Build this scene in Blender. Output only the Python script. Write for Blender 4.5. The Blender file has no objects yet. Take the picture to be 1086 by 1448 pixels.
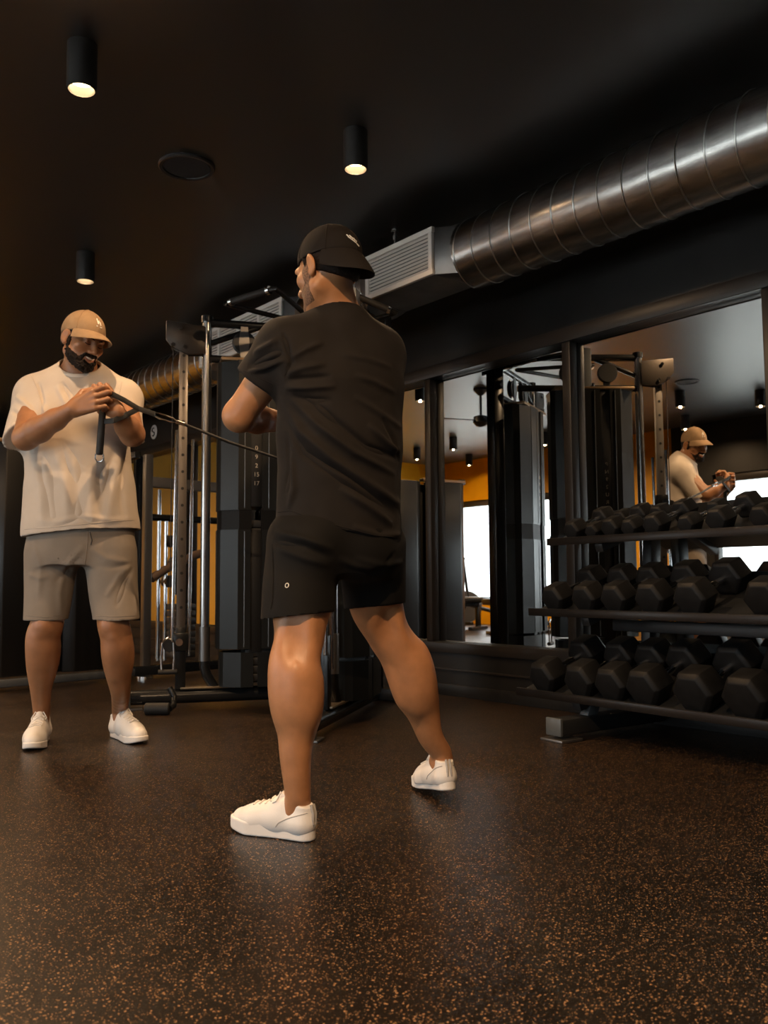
import bpy, bmesh, math, random
import numpy as np
from mathutils import Vector, Matrix, noise
from mathutils.bvhtree import BVHTree

random.seed(4)
sc = bpy.context.scene
COL = sc.collection
PI = math.pi
R = math.radians

# ------------------------------------------------------------------ camera
CAM = Vector((0, 0, .68)); FPX = 1250.0
YAW = R(39.3); PITCH = math.atan(99.8 / 1250); ROLL = R(.4)
_r = Vector((math.cos(YAW), -math.sin(YAW), 0))
_h = Vector((math.sin(YAW), math.cos(YAW), 0))
_f = _h * math.cos(PITCH) + Vector((0, 0, math.sin(PITCH)))
_u = -_h * math.sin(PITCH) + Vector((0, 0, math.cos(PITCH)))
_rr = _r * math.cos(ROLL) - _u * math.sin(ROLL)
_uu = _r * math.sin(ROLL) + _u * math.cos(ROLL)
cam_data = bpy.data.cameras.new('camera')
cam = bpy.data.objects.new('camera', cam_data); COL.objects.link(cam)
m = Matrix((_rr, _uu, -_f)).transposed().to_4x4(); m.translation = CAM
cam.matrix_world = m
cam_data.sensor_fit = 'HORIZONTAL'; cam_data.sensor_width = 36; cam_data.lens = 36 * FPX / 1086
cam_data.clip_start = .05
cam_data.dof.use_dof = True; cam_data.dof.focus_distance = 3.0; cam_data.dof.aperture_fstop = 7.0
sc.camera = cam

def at(px, py, dist):
    """point seen along a pixel's ray at a horizontal distance ahead of the camera"""
    d = _rr * ((px - 543) / FPX) + _uu * ((724 - py) / FPX) + _f
    return CAM + d * (dist / d.dot(_h))
def rf(r, f, z=0):
    """direction from camera-right / ahead components"""
    v = _r * r + _h * f; return Vector((v.x, v.y, z))

# ------------------------------------------------------------------ world, exposure
SKY = 4.6
LAMP_W = 90.0
w = bpy.data.worlds.new('sky'); sc.world = w; w.use_nodes = True
bg = w.node_tree.nodes['Background']; bg.inputs[0].default_value = (.93, .97, 1.0, 1); bg.inputs[1].default_value = SKY
sc.view_settings.view_transform = 'Standard'; sc.view_settings.look = 'None'
sc.view_settings.gamma = 1; sc.view_settings.use_curve_mapping = False
sc.view_settings.exposure = 0.0
sc.cycles.max_bounces = 8; sc.cycles.diffuse_bounces = 3; sc.cycles.glossy_bounces = 5
sc.cycles.transparent_max_bounces = 12; sc.cycles.caustics_reflective = False; sc.cycles.caustics_refractive = False
sc.cycles.sample_clamp_indirect = 4.0
try:
    sc.cycles.use_denoising = True; sc.cycles.denoiser = 'OPENIMAGEDENOISE'
except Exception:
    pass

sun_d = bpy.data.lights.new('sun', 'SUN'); sun_d.energy = 9.0; sun_d.angle = R(1); sun_d.color = (1, .96, .9)
sun = bpy.data.objects.new('sun', sun_d); COL.objects.link(sun)
sun.rotation_euler = Vector((-.62, .12, -.78)).to_track_quat('-Z', 'Y').to_euler()      # high over the roof, lighting the ground outside the windows

# ------------------------------------------------------------------ materials
MATS = {}
def mat(name, col, rough=.5, metal=0.0, emit=0, noise_amt=0, noise_scale=30, bump=0, bump_scale=200, spec=.5, sss=0, sheen=0, stretch=None, coat=0):
    if name in MATS: return MATS[name]
    M = bpy.data.materials.new(name); M.use_nodes = True; nt = M.node_tree; p = nt.nodes['Principled BSDF']
    p.inputs['Base Color'].default_value = (*col, 1); p.inputs['Roughness'].default_value = rough
    p.inputs['Metallic'].default_value = metal; p.inputs['Specular IOR Level'].default_value = spec
    if sss:
        p.inputs['Subsurface Weight'].default_value = sss; p.inputs['Subsurface Radius'].default_value = (.012, .004, .002); p.inputs['Subsurface Scale'].default_value = 1
    if sheen: p.inputs['Sheen Weight'].default_value = sheen; p.inputs['Sheen Roughness'].default_value = .4
    if coat: p.inputs['Coat Weight'].default_value = coat
    if emit:
        p.inputs['Emission Color'].default_value = (*col, 1); p.inputs['Emission Strength'].default_value = emit
    tc = nt.nodes.new('ShaderNodeTexCoord'); src = tc.outputs['Object']
    if stretch:
        mp = nt.nodes.new('ShaderNodeMapping'); mp.inputs['Scale'].default_value = stretch; nt.links.new(src, mp.inputs[0]); src = mp.outputs[0]
    if noise_amt:
        n = nt.nodes.new('ShaderNodeTexNoise'); n.inputs['Scale'].default_value = noise_scale; n.inputs['Detail'].default_value = 5
        nt.links.new(src, n.inputs['Vector'])
        mx = nt.nodes.new('ShaderNodeMix'); mx.data_type = 'RGBA'; mx.blend_type = 'MIX'
        mr = nt.nodes.new('ShaderNodeMapRange'); mr.inputs[1].default_value = .35; mr.inputs[2].default_value = .65
        nt.links.new(n.outputs[0], mr.inputs[0]); nt.links.new(mr.outputs[0], mx.inputs[0])
        mx.inputs[6].default_value = (*[c * (1 - noise_amt) for c in col], 1); mx.inputs[7].default_value = (*[min(1, c * (1 + noise_amt)) for c in col], 1)
        nt.links.new(mx.outputs[2], p.inputs['Base Color'])
    if bump:
        n2 = nt.nodes.new('ShaderNodeTexNoise'); n2.inputs['Scale'].default_value = bump_scale; n2.inputs['Detail'].default_value = 3
        nt.links.new(src, n2.inputs['Vector'])
        b = nt.nodes.new('ShaderNodeBump'); b.inputs['Strength'].default_value = bump; b.inputs['Distance'].default_value = .002
        nt.links.new(n2.outputs[0], b.inputs['Height']); nt.links.new(b.outputs[0], p.inputs['Normal'])
    MATS[name] = M; return M

def floor_material():
    M = bpy.data.materials.new('speckled_rubber'); M.use_nodes = True; nt = M.node_tree; N = nt.nodes; L = nt.links
    p = N['Principled BSDF']; tc = N.new('ShaderNodeTexCoord')
    wn = N.new('ShaderNodeTexNoise'); wn.inputs['Scale'].default_value = 45; wn.inputs['Detail'].default_value = 2
    L.new(tc.outputs['Object'], wn.inputs['Vector'])
    ad = N.new('ShaderNodeMix'); ad.data_type = 'RGBA'; ad.blend_type = 'LINEAR_LIGHT'; ad.inputs[0].default_value = .006
    L.new(tc.outputs['Object'], ad.inputs[6]); L.new(wn.outputs['Color'], ad.inputs[7])
    def flecks(scale, thr, frac):
        v = N.new('ShaderNodeTexVoronoi'); v.inputs['Scale'].default_value = scale; L.new(ad.outputs[2], v.inputs['Vector'])
        sz = N.new('ShaderNodeSeparateColor'); L.new(v.outputs['Color'], sz.inputs[0])
        a = N.new('ShaderNodeMath'); a.operation = 'LESS_THAN'; a.inputs[1].default_value = frac; L.new(sz.outputs[0], a.inputs[0])
        t = N.new('ShaderNodeMath'); t.operation = 'MULTIPLY'; t.inputs[1].default_value = thr; L.new(sz.outputs[1], t.inputs[0])
        t2 = N.new('ShaderNodeMath'); t2.operation = 'ADD'; t2.inputs[1].default_value = thr * .45; L.new(t.outputs[0], t2.inputs[0])
        b = N.new('ShaderNodeMath'); b.operation = 'LESS_THAN'; L.new(v.outputs['Distance'], b.inputs[0]); L.new(t2.outputs[0], b.inputs[1])
        c = N.new('ShaderNodeMath'); c.operation = 'MULTIPLY'; L.new(a.outputs[0], c.inputs[0]); L.new(b.outputs[0], c.inputs[1]); return c
    f1 = flecks(150, .24, .55); f2 = flecks(270, .24, .4)
    mx = N.new('ShaderNodeMath'); mx.operation = 'MAXIMUM'; L.new(f1.outputs[0], mx.inputs[0]); L.new(f2.outputs[0], mx.inputs[1])
    n = N.new('ShaderNodeTexNoise'); n.inputs['Scale'].default_value = 2.2; n.inputs['Detail'].default_value = 6; L.new(tc.outputs['Object'], n.inputs['Vector'])
    base = N.new('ShaderNodeMix'); base.data_type = 'RGBA'; L.new(n.outputs[0], base.inputs[0])
    base.inputs[6].default_value = (.005, .004, .0032, 1); base.inputs[7].default_value = (.013, .010, .0078, 1)
    mc = N.new('ShaderNodeMix'); mc.data_type = 'RGBA'; L.new(mx.outputs[0], mc.inputs[0]); L.new(base.outputs[2], mc.inputs[6])
    mc.inputs[7].default_value = (.40, .225, .11, 1)
    L.new(mc.outputs[2], p.inputs['Base Color'])
    rr = N.new('ShaderNodeMapRange'); rr.inputs[3].default_value = .26; rr.inputs[4].default_value = .42; L.new(n.outputs[0], rr.inputs[0]); L.new(rr.outputs[0], p.inputs['Roughness'])
    p.inputs['Specular IOR Level'].default_value = .34
    bn = N.new('ShaderNodeTexNoise'); bn.inputs['Scale'].default_value = 260; L.new(tc.outputs['Object'], bn.inputs['Vector'])
    b = N.new('ShaderNodeBump'); b.inputs['Strength'].default_value = .25; b.inputs['Distance'].default_value = .002; L.new(bn.outputs[0], b.inputs['Height']); L.new(b.outputs[0], p.inputs['Normal'])
    return M

def glass_material():
    M = bpy.data.materials.new('clear_glass'); M.use_nodes = True; nt = M.node_tree; N = nt.nodes; L = nt.links
    N.remove(N['Principled BSDF']); o = N['Material Output']
    t = N.new('ShaderNodeBsdfTransparent'); t.inputs[0].default_value = (.95, .97, .97, 1)
    g = N.new('ShaderNodeBsdfGlossy'); g.inputs['Roughness'].default_value = .02
    mx = N.new('ShaderNodeMixShader'); mx.inputs[0].default_value = .07; L.new(t.outputs[0], mx.inputs[1]); L.new(g.outputs[0], mx.inputs[2]); L.new(mx.outputs[0], o.inputs[0])
    return M

M_BLACKPAINT = mat('black_wall_paint', (.0125, .0125, .0125), .45, spec=.3, noise_amt=.2, noise_scale=6)
M_CEIL = mat('black_ceiling_paint', (.006, .0056, .0052), .41, spec=1.0, noise_amt=.25, noise_scale=1.6, bump=.1, bump_scale=3.0)
M_CEIL.node_tree.nodes['Principled BSDF'].inputs['IOR'].default_value = 1.74
M_YELLOW = mat('yellow_wall_paint', (.78, .38, .004), .5, noise_amt=.06, noise_scale=3)
M_TRIM = mat('charcoal_trim', (.018, .0155, .014), .38, spec=.35)
M_MIRROR = mat('silvered_mirror', (.86, .88, .87), .0, 1.0)
M_BLACKMETAL = mat('black_powder_coat', (.018, .019, .02), .38, .0, bump=.08, bump_scale=900)
M_SATIN = mat('satin_black_tube', (.03, .032, .034), .26, .6)
M_GREYMETAL = mat('grey_steel', (.22, .215, .21), .34, .85)
M_CHROME = mat('chrome', (.72, .72, .72), .12, 1.0)
M_STEEL = mat('polished_steel_tube', (.48, .47, .46), .2, 1.0)
M_SHROUD = mat('charcoal_shroud', (.0135, .0150, .0152), .36, .15, spec=.35)
M_RUBBER = mat('black_rubber', (.0068, .0071, .0076), .5, spec=.22, bump=.15, bump_scale=500, noise_amt=.25, noise_scale=25)
M_GRIP = mat('black_foam_grip', (.012, .012, .012), .6, bump=.3, bump_scale=700)
M_LABEL = mat('pale_print', (.5, .45, .38), .6)
M_GALV = mat('galvanised_duct', (.38, .375, .365), .27, 1.0, noise_amt=.22, noise_scale=14, stretch=(3, .5, 3))
M_VENTWHITE = mat('off_white_vent', (.78, .73, .68), .45)
M_GALVBOX = mat('galvanised_box', (.2, .2, .2), .42, .9, noise_amt=.12, noise_scale=9)
M_GLASS = glass_material()
M_LAMP = mat('lamp_glow', (1.0, .66, .34), .5, emit=38)
M_LAMPBODY = mat('lamp_housing', (.02, .018, .016), .4)

# ------------------------------------------------------------------ helpers
def tag(o, label=None, cat=None, group=None, kind=None):
    if label: o['label'] = label
    if cat: o['category'] = cat
    if group: o['group'] = group
    if kind: o['kind'] = kind
    return o
def empty(name, loc=(0, 0, 0), label=None, cat=None, group=None):
    o = bpy.data.objects.new(name, None); o.empty_display_size = .1; o.location = loc; COL.objects.link(o)
    return tag(o, label, cat, group)
def world_mat(o):
    M = o.matrix_basis.copy()
    if o.parent: M = world_mat(o.parent) @ o.matrix_parent_inverse @ M
    return M
def parent_to(o, p):
    o.parent = p; o.matrix_parent_inverse = world_mat(p).inverted()
def copy_tree(o, parent=None, kids=None):
    kids = kids or [c for c in bpy.data.objects if c.parent == o]
    c = o.copy(); COL.objects.link(c)
    if parent: c.parent = parent
    for ch in [k for k in bpy.data.objects if k.parent == o]: copy_tree(ch, c)
    return c

class MB:
    def __init__(s): s.bm = bmesh.new()
    def box(s, c, size, rot=None, bevel=0, seg=2):
        r = bmesh.ops.create_cube(s.bm, size=1); vs = r['verts']
        M = Matrix.Translation(Vector(c)) @ (rot.to_4x4() if rot is not None else Matrix.Identity(4)) @ Matrix.Diagonal((*size, 1))
        bmesh.ops.transform(s.bm, matrix=M, verts=vs)
        if bevel:
            es = list({e for v in vs for e in v.link_edges})
            bmesh.ops.bevel(s.bm, geom=es, offset=bevel, segments=seg, profile=.5, affect='EDGES')
        return s
    def bar(s, a, b, wdt, hgt, up=(0, 0, 1), bevel=.004):
        a = Vector(a); b = Vector(b); x = (b - a).normalized(); up = Vector(up)
        if abs(x.dot(up)) > .98: up = Vector((1, 0, 0)) if abs(x.x) < .9 else Vector((0, 1, 0))
        y = up.cross(x).normalized(); z = x.cross(y)
        return s.box((a + b) / 2, ((b - a).length, wdt, hgt), Matrix((x, y, z)).transposed(), bevel)
    def tube(s, pts, r, n=14, caps=True, closed=False):
        pts = [Vector(p) for p in pts]; k = len(pts); rs = r if isinstance(r, (list, tuple)) else [r] * k
        rings = []; prev = None
        for i, p in enumerate(pts):
            if closed: t = pts[(i + 1) % k] - pts[i - 1]
            else: t = pts[min(i + 1, k - 1)] - pts[max(i - 1, 0)]
            t.normalize()
            if prev is None:
                a = Vector((0, 0, 1)) if abs(t.z) < .9 else Vector((1, 0, 0)); u = a.cross(t).normalized()
            else:
                u = (prev - t * prev.dot(t)).normalized()
            prev = u; v = t.cross(u)
            rings.append([s.bm.verts.new(p + (u * math.cos(2 * PI * j / n) + v * math.sin(2 * PI * j / n)) * rs[i]) for j in range(n)])
        for i in range(k if closed else k - 1):
            A = rings[i]; B = rings[(i + 1) % k]
            for j in range(n): s.bm.faces.new((A[j], A[(j + 1) % n], B[(j + 1) % n], B[j]))
        if caps and not closed:
            s.bm.faces.new(rings[0][::-1]); s.bm.faces.new(rings[-1])
        return s
    def cyl(s, a, b, r, n=24, r2=None): return s.tube([a, b], [r, r if r2 is None else r2], n)
    def lathe(s, prof, origin, axis=(0, 0, 1), n=32):
        o = Vector(origin); ax = Vector(axis).normalized(); a = Vector((0, 0, 1)) if abs(ax.z) < .9 else Vector((1, 0, 0))
        u = a.cross(ax).normalized(); v = ax.cross(u); rings = []
        for (r, h) in prof:
            rings.append([s.bm.verts.new(o + ax * h + (u * math.cos(2 * PI * j / n) + v * math.sin(2 * PI * j / n)) * max(r, 1e-5)) for j in range(n)])
        for A, B in zip(rings, rings[1:]):
            for j in range(n): s.bm.faces.new((A[j], A[(j + 1) % n], B[(j + 1) % n], B[j]))
        s.bm.faces.new(rings[0][::-1]); s.bm.faces.new(rings[-1]); return s
    def prism(s, outline, o, u, v, depth, bevel=0):
        o = Vector(o); u = Vector(u); v = Vector(v); w_ = u.cross(v).normalized() * depth
        A = [s.bm.verts.new(o + u * x + v * y) for x, y in outline]; B = [s.bm.verts.new(q.co + w_) for q in A]; k = len(A)
        fs = [s.bm.faces.new(A[::-1]), s.bm.faces.new(B)]
        for i in range(k): fs.append(s.bm.faces.new((A[i], A[(i + 1) % k], B[(i + 1) % k], B[i])))
        if bevel: bmesh.ops.bevel(s.bm, geom=list({e for f in fs for e in f.edges}), offset=bevel, segments=2, profile=.5, affect='EDGES')
        return s
    def strip(s, path2d, o, u, v, w_, thick):
        """sheet with thickness: 2-D open path in (u,v), extruded along w_"""
        n = len(path2d); left = []; right = []
        for i, p in enumerate(path2d):
            a = Vector(path2d[max(i - 1, 0)]); b = Vector(path2d[min(i + 1, n - 1)]); t = (b - a).normalized(); nn = Vector((-t.y, t.x))
            left.append(Vector(p) + nn * thick / 2); right.append(Vector(p) - nn * thick / 2)
        return s.prism([tuple(q) for q in left + right[::-1]], o, u, v, w_)
    def build(s, name, material, parent=None, smooth=35):
        bmesh.ops.recalc_face_normals(s.bm, faces=s.bm.faces)
        me = bpy.data.meshes.new(name); s.bm.to_mesh(me); s.bm.free()
        o = bpy.data.objects.new(name, me); me.materials.append(material); COL.objects.link(o)
        if smooth:
            for p in me.polygons: p.use_smooth = True
            me.set_sharp_from_angle(angle=R(smooth))
        if parent: parent_to(o, parent)
        return o
def merge(o, o2):
    """join o2 into o as a second material of the same surface"""
    bm = bmesh.new(); bm.from_mesh(o.data); n = len(bm.faces); bm.from_mesh(o2.data); bm.faces.ensure_lookup_table()
    o.data.materials.append(o2.data.materials[0])
    for f in bm.faces[n:]: f.material_index = len(o.data.materials) - 1
    bm.to_mesh(o.data); bm.free(); bpy.data.objects.remove(o2); return o
def struct(o): o['kind'] = 'structure'; return o
def set_origin(o, p):
    """move a mesh object's origin to p, geometry staying put"""
    p = Vector(p); o.data.transform(Matrix.Translation(-p)); o.location = p; return o

# ------------------------------------------------------------------ room shell
WF = 3.72          # mirror wall face
WM = 3.78          # mirror glass
XL = -2.80; YF = 11.25; YB = -2.2; ZC = 2.70
struct(MB().box(((WF + XL) / 2 + .05, (YF + YB) / 2, -.05), (WF - XL + .5, YF - YB + .4, .1)).build('floor', floor_material(), smooth=0))
struct(MB().box(((WF + XL) / 2 + .05, (YF + YB) / 2, ZC + .05), (WF - XL + .5, YF - YB + .4, .1)).build('ceiling', M_CEIL, smooth=0))
struct(MB().box(((XL + 3.1) / 2 - .1, YF + .08, ZC / 2), (3.1 - XL + .2, .16, ZC)).build('wall_far', M_YELLOW, smooth=0))
struct(MB().box((3.48, YF + .06, ZC / 2), (.76, .2, ZC)).build('trim_1', M_BLACKPAINT, smooth=0))
struct(MB().box(((WF + XL) / 2, YB - .08, ZC / 2), (WF - XL + .6, .16, ZC)).build('wall_back', M_BLACKPAINT, smooth=0))
ZM0, ZM1 = .317, 1.965
ww = MB()
ww.box((WF + .1, (YF + YB) / 2, (ZM1 + ZC) / 2), (.2, YF - YB, ZC - ZM1), bevel=0)
ww.box((WF + .1, (YF + YB) / 2, ZM0 / 2), (.2, YF - YB, ZM0))
ww.box((WM + .11, (YF + YB) / 2, 1.1), (.1, YF - YB, 1.9))
struct(ww.build('wall_right', M_BLACKPAINT, smooth=0))
# ledge, panel seam and skirting below the mirrors
struct(MB().box((WF - .008, (YF + YB) / 2, ZM0 - .032), (.02, YF - YB, .06), bevel=.003).build('trim_2', M_TRIM))
struct(MB().box((WF - .006, (YF + YB) / 2, .155), (.012, YF - YB, .012), bevel=.003).build('trim_3', M_TRIM))
struct(MB().box((WF - .008, (YF + YB) / 2, .035), (.016, YF - YB, .07), bevel=.004).build('baseboard_right', M_BLACKPAINT))
struct(MB().box((WF - .008, (YF + YB) / 2, ZM1 + .035), (.02, YF - YB, .075), bevel=.003).build('trim_4', M_TRIM))
# mirror panels and the mullions between them
mull = [.74, 1.87, 2.99, 4.10, 5.2, 6.32, 7.44, 8.56, 9.68, 10.8]
for i, y in enumerate(mull):
    struct(MB().box((WF + .025, y, (ZM0 + ZM1) / 2), (.06, .055, ZM1 - ZM0), bevel=.004).build('trim_%d' % (i + 5), M_TRIM))
mlab = {0: 'wall mirror panel behind the right end of the dumbbell rack, nearest the camera',
        1: 'wall mirror panel directly behind the dumbbell rack, showing the man in the cream shirt',
        2: 'wall mirror panel left of the dumbbell rack, crossed by the cable machine reflection',
        3: 'narrow visible wall mirror panel right beside the black-shirted man, showing the bright window',
        4: 'wall mirror panel hidden mostly by the black-shirted man and the cable machine',
        5: 'wall mirror panel behind the left cable tower, reflecting yellow wall',
        6: 'wall mirror panel seen between the chrome post and perforated column, reflecting yellow wall',
        7: 'wall mirror panel just right of the lever machine post, reflecting yellow wall',
        8: 'farthest wall mirror panel beside the cream shirt sleeve, reflecting yellow wall'}
for i in range(len(mull) - 1):
    a, b = mull[i] + .026, mull[i + 1] - .026
    o = MB().box((WM, (a + b) / 2, (ZM0 + ZM1) / 2), (.008, b - a, ZM1 - ZM0 - .004)).build('wall_mirror', M_MIRROR, smooth=0)
    set_origin(o, (WM, (a + b) / 2, ZM0)); tag(o, mlab[i], 'mirror')
# left wall with windows: (y0, y1, ...)
wins = [(8.35, 11.1), (2.9, 6.03), (-1.6, 2.1)]
ZW0, ZW1 = .38, 2.02
def left_wall(name, y0, y1, z0, z1, m_): struct(MB().box((XL - .1, (y0 + y1) / 2, (z0 + z1) / 2), (.2, y1 - y0, z1 - z0)).build(name, m_, smooth=0))
lw = MB(); ly = MB()
def lbox(y0, y1, z0, z1):
    for (a, b, mb) in ((YB - .2, 6.6, lw), (6.6, YF + .2, ly)):
        u, v = max(y0, a), min(y1, b)
        if v > u: mb.box((XL - .1, (u + v) / 2, (z0 + z1) / 2), (.2, v - u, z1 - z0))
lbox(YB - .2, YF + .2, 0, ZW0); lbox(YB - .2, YF + .2, ZW1, ZC)
edges = sorted(wins); y = YB - .2
for a, b in edges: lbox(y, a, ZW0, ZW1); y = b
lbox(y, YF + .2, ZW0, ZW1)
struct(lw.build('wall_left', M_BLACKPAINT, smooth=0)); struct(ly.build('wall_left_yellow', M_YELLOW, smooth=0))
for i, (a, b) in enumerate(wins):
    fr = MB(); cy = (a + b) / 2
    for z in (ZW0 + .02, ZW1 - .05): fr.box((XL - .06, cy, z), (.08, b - a, .05 if z < 1 else .1), bevel=.004)
    nmul = 2
    for k in range(nmul + 1):
        yy = a + .02 + (b - a - .04) * k / nmul
        if 0 < k < nmul: continue
        fr.box((XL - .06, yy, (ZW0 + ZW1) / 2), (.08, .05, ZW1 - ZW0), bevel=.004)
    f = struct(fr.build('window_%d' % (i + 1), M_TRIM))
    MB().box((XL - .07, cy, (ZW0 + ZW1) / 2), (.006, b - a - .06, ZW1 - ZW0 - .06)).build('pane', M_GLASS, f, smooth=0)
    ld = bpy.data.lights.new('window_daylight', 'AREA'); ld.shape = 'RECTANGLE'; ld.size = b - a; ld.size_y = ZW1 - ZW0
    lo = bpy.data.objects.new('window_daylight', ld); COL.objects.link(lo); lo.location = (XL - .15, cy, (ZW0 + ZW1) / 2)
    lo.rotation_euler = (R(90), 0, R(-90)); ld.cycles.is_portal = True
# ground outside so the sky is not seen below the horizon
struct(MB().box((-10, 4, -.2), (14, 26, .1)).build('ground_outside', mat('pale_paving', (.72, .72, .70), .8), smooth=0))
# ------------------------------------------------------------------ ceiling lights
ZL = 2.52
def ceiling_light(x, y, label, watts=LAMP_W, r=.055):
    t = empty('ceiling_light', (x, y, ZC), label, 'ceiling light', 'black cylinder ceiling lights')
    MB().lathe([(r, 0), (r, -.165), (r - .003, -.178), (r - .007, -.178), (r - .007, -.128), (.01, -.128)], (x, y, ZC), n=28).build('housing', M_LAMPBODY, t)
    MB().lathe([(.01, -.13), (r - .008, -.135), (r - .012, -.142), (.01, -.145)], (x, y, ZC), n=24).build('bulb_lens', M_LAMP, t)
    ld = bpy.data.lights.new('lamp_beam', 'SPOT'); ld.energy = watts; ld.color = (1.0, .63, .34); ld.spot_size = R(168); ld.spot_blend = 1.0; ld.shadow_soft_size = .012
    lo = bpy.data.objects.new('lamp_beam', ld); COL.objects.link(lo); lo.location = (x, y, ZC - .175); parent_to(lo, t)
    return t
lamps = [
 (1.14, 3.16, 'black cylinder ceiling light glowing warm, nearest and largest, at the upper left'),
 (2.33, 3.03, 'black cylinder ceiling light glowing warm, above the black cap between speaker and duct'),
 (1.93, 5.22, 'black cylinder ceiling light glowing warm, lowest on the left above the tan cap'),
 (1.62, 6.65, 'cylinder ceiling light reflected at upper left of the narrow mirror beside the black shirt'),
 (-.95, 8.85, 'cylinder ceiling light reflected just below the ceiling fan blades in the mirror'),
 (-1.2, 9.9, 'small cylinder ceiling light reflected lowest in the narrow mirror beside the black shirt'),
 (-2.3, 9.9, 'small cylinder ceiling light reflected against the yellow wall under the ceiling fan'),
 (-1.66, 7.8, 'small cylinder ceiling light reflected behind the cable machine column in the mirror'),
 (-.8, 5.2, 'cylinder ceiling light reflected above the tan cap in the mirror, the nearer of two'),
 (-2.1, 5.95, 'cylinder ceiling light reflected right above the tan cap in the mirror, the farther of two'),
 (-1.45, 4.65, 'cylinder ceiling light reflected at the right edge of the mirror behind the rack'),
]
for i, (x, y, l) in enumerate(lamps): ceiling_light(x, y, l, LAMP_W * (.8 if i == 0 else 1))
# lamps of the same rows on the camera's side of the room
ceiling_light(.25, .75, 'black cylinder ceiling light over the near floor, left of the black-shirted man', LAMP_W * 3.4)
ceiling_light(1.75, .75, 'black cylinder ceiling light over the near floor, behind the black-shirted man', LAMP_W * .35)
ceiling_light(2.9, .9, 'black cylinder ceiling light over the near end of the dumbbell rack', LAMP_W * .15)
ceiling_light(1.3, 9.5, 'black cylinder ceiling light near the yellow far wall, above the lever machine end')
ceiling_light(.2, 8.9, 'black cylinder ceiling light near the yellow far wall, between bench and bikes')
ceiling_light(-.3, 3.1, 'black cylinder ceiling light over the open floor left of the man in cream', LAMP_W)

# ------------------------------------------------------------------ speaker, vents, fan
def ceiling_disc(name, x, y, r, label, cat, m_rim, m_face):
    t = empty(name, (x, y, ZC), label, cat)
    MB().lathe([(r, 0), (r, -.008), (r - .006, -.014), (r - .02, -.012), (r - .022, -.004), (.01, -.004)], (x, y, ZC), n=48).build('rim', m_rim, t)
    MB().lathe([(r - .023, -.004), (r - .025, -.008), (.01, -.011)], (x, y, ZC), n=48).build('grille', m_face, t)
ceiling_disc('ceiling_speaker', 1.89, 3.80, .135, 'round black speaker flush in the ceiling between the two nearest lights', 'speaker', M_BLACKMETAL, mat('speaker_mesh', (.012, .012, .012), .8, bump=.5, bump_scale=900))
ceiling_disc('ceiling_vent', -.45, 4.9, .12, 'small round dark vent in the reflected ceiling above the two lights', 'vent', M_BLACKMETAL, M_BLACKMETAL)
t = empty('ceiling_fan', (.98, 6.42, ZC), 'black three-bladed ceiling fan reflected in the mirror beside the cable machine', 'ceiling fan')
x, y = .98, 6.42
MB().lathe([(.075, 0), (.075, -.02), (.03, -.07), (.012, -.08)], (x, y, ZC), n=24).build('canopy', M_BLACKMETAL, t)
MB().cyl((x, y, ZC - .05), (x, y, ZC - .3), .013).build('down_rod', M_BLACKMETAL, t)
MB().lathe([(.02, -.28), (.075, -.30), (.085, -.36), (.05, -.40), (.01, -.41)], (x, y, ZC), n=28).build('motor', M_BLACKMETAL, t)
for k in range(3):
    a = R(20 + 120 * k); dv = Vector((math.cos(a), math.sin(a), 0)); pv = Vector((-dv.y, dv.x, .12)).normalized()
    c0 = Vector((x, y, ZC - .345))
    MB().prism([(.07, -.02), (.14, -.05), (.58, -.062), (.62, 0), (.58, .05), (.14, .04), (.07, .02)], c0, dv, pv, .008, .002).build('blade', M_BLACKMETAL, t)

# ------------------------------------------------------------------ spiral duct with vent boxes
DX, DZ, DR = 3.25, 2.40, .178
duct = empty('air_duct', (DX, 3.9, DZ), 'spiral galvanised air duct running under the ceiling above the mirrors', 'duct')
def duct_pipe(y0, y1):
    mb = MB(); prof = []; y = y0
    mb.cyl((DX, y0, DZ), (DX, y1, DZ), DR, 64)
    o = mb.build('pipe', M_GALV, duct)
    # the spiral seam: one raised helix
    s = MB(); pts = []; turns = (y1 - y0) / .128; n = int(turns * 36)
    for i in range(n + 1):
        a = 2 * PI * i / 36; pts.append((DX + math.cos(a) * (DR + .001), y0 + (y1 - y0) * i / n, DZ + math.sin(a) * (DR + .001)))
    s.tube(pts, .0032, 6).build('spiral_seam', mat('bright_seam', (.5, .49, .47), .3, 1.0), o)
duct_pipe(-.6, 3.21); duct_pipe(3.95, 4.65); duct_pipe(5.95, 10.9)
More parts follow.
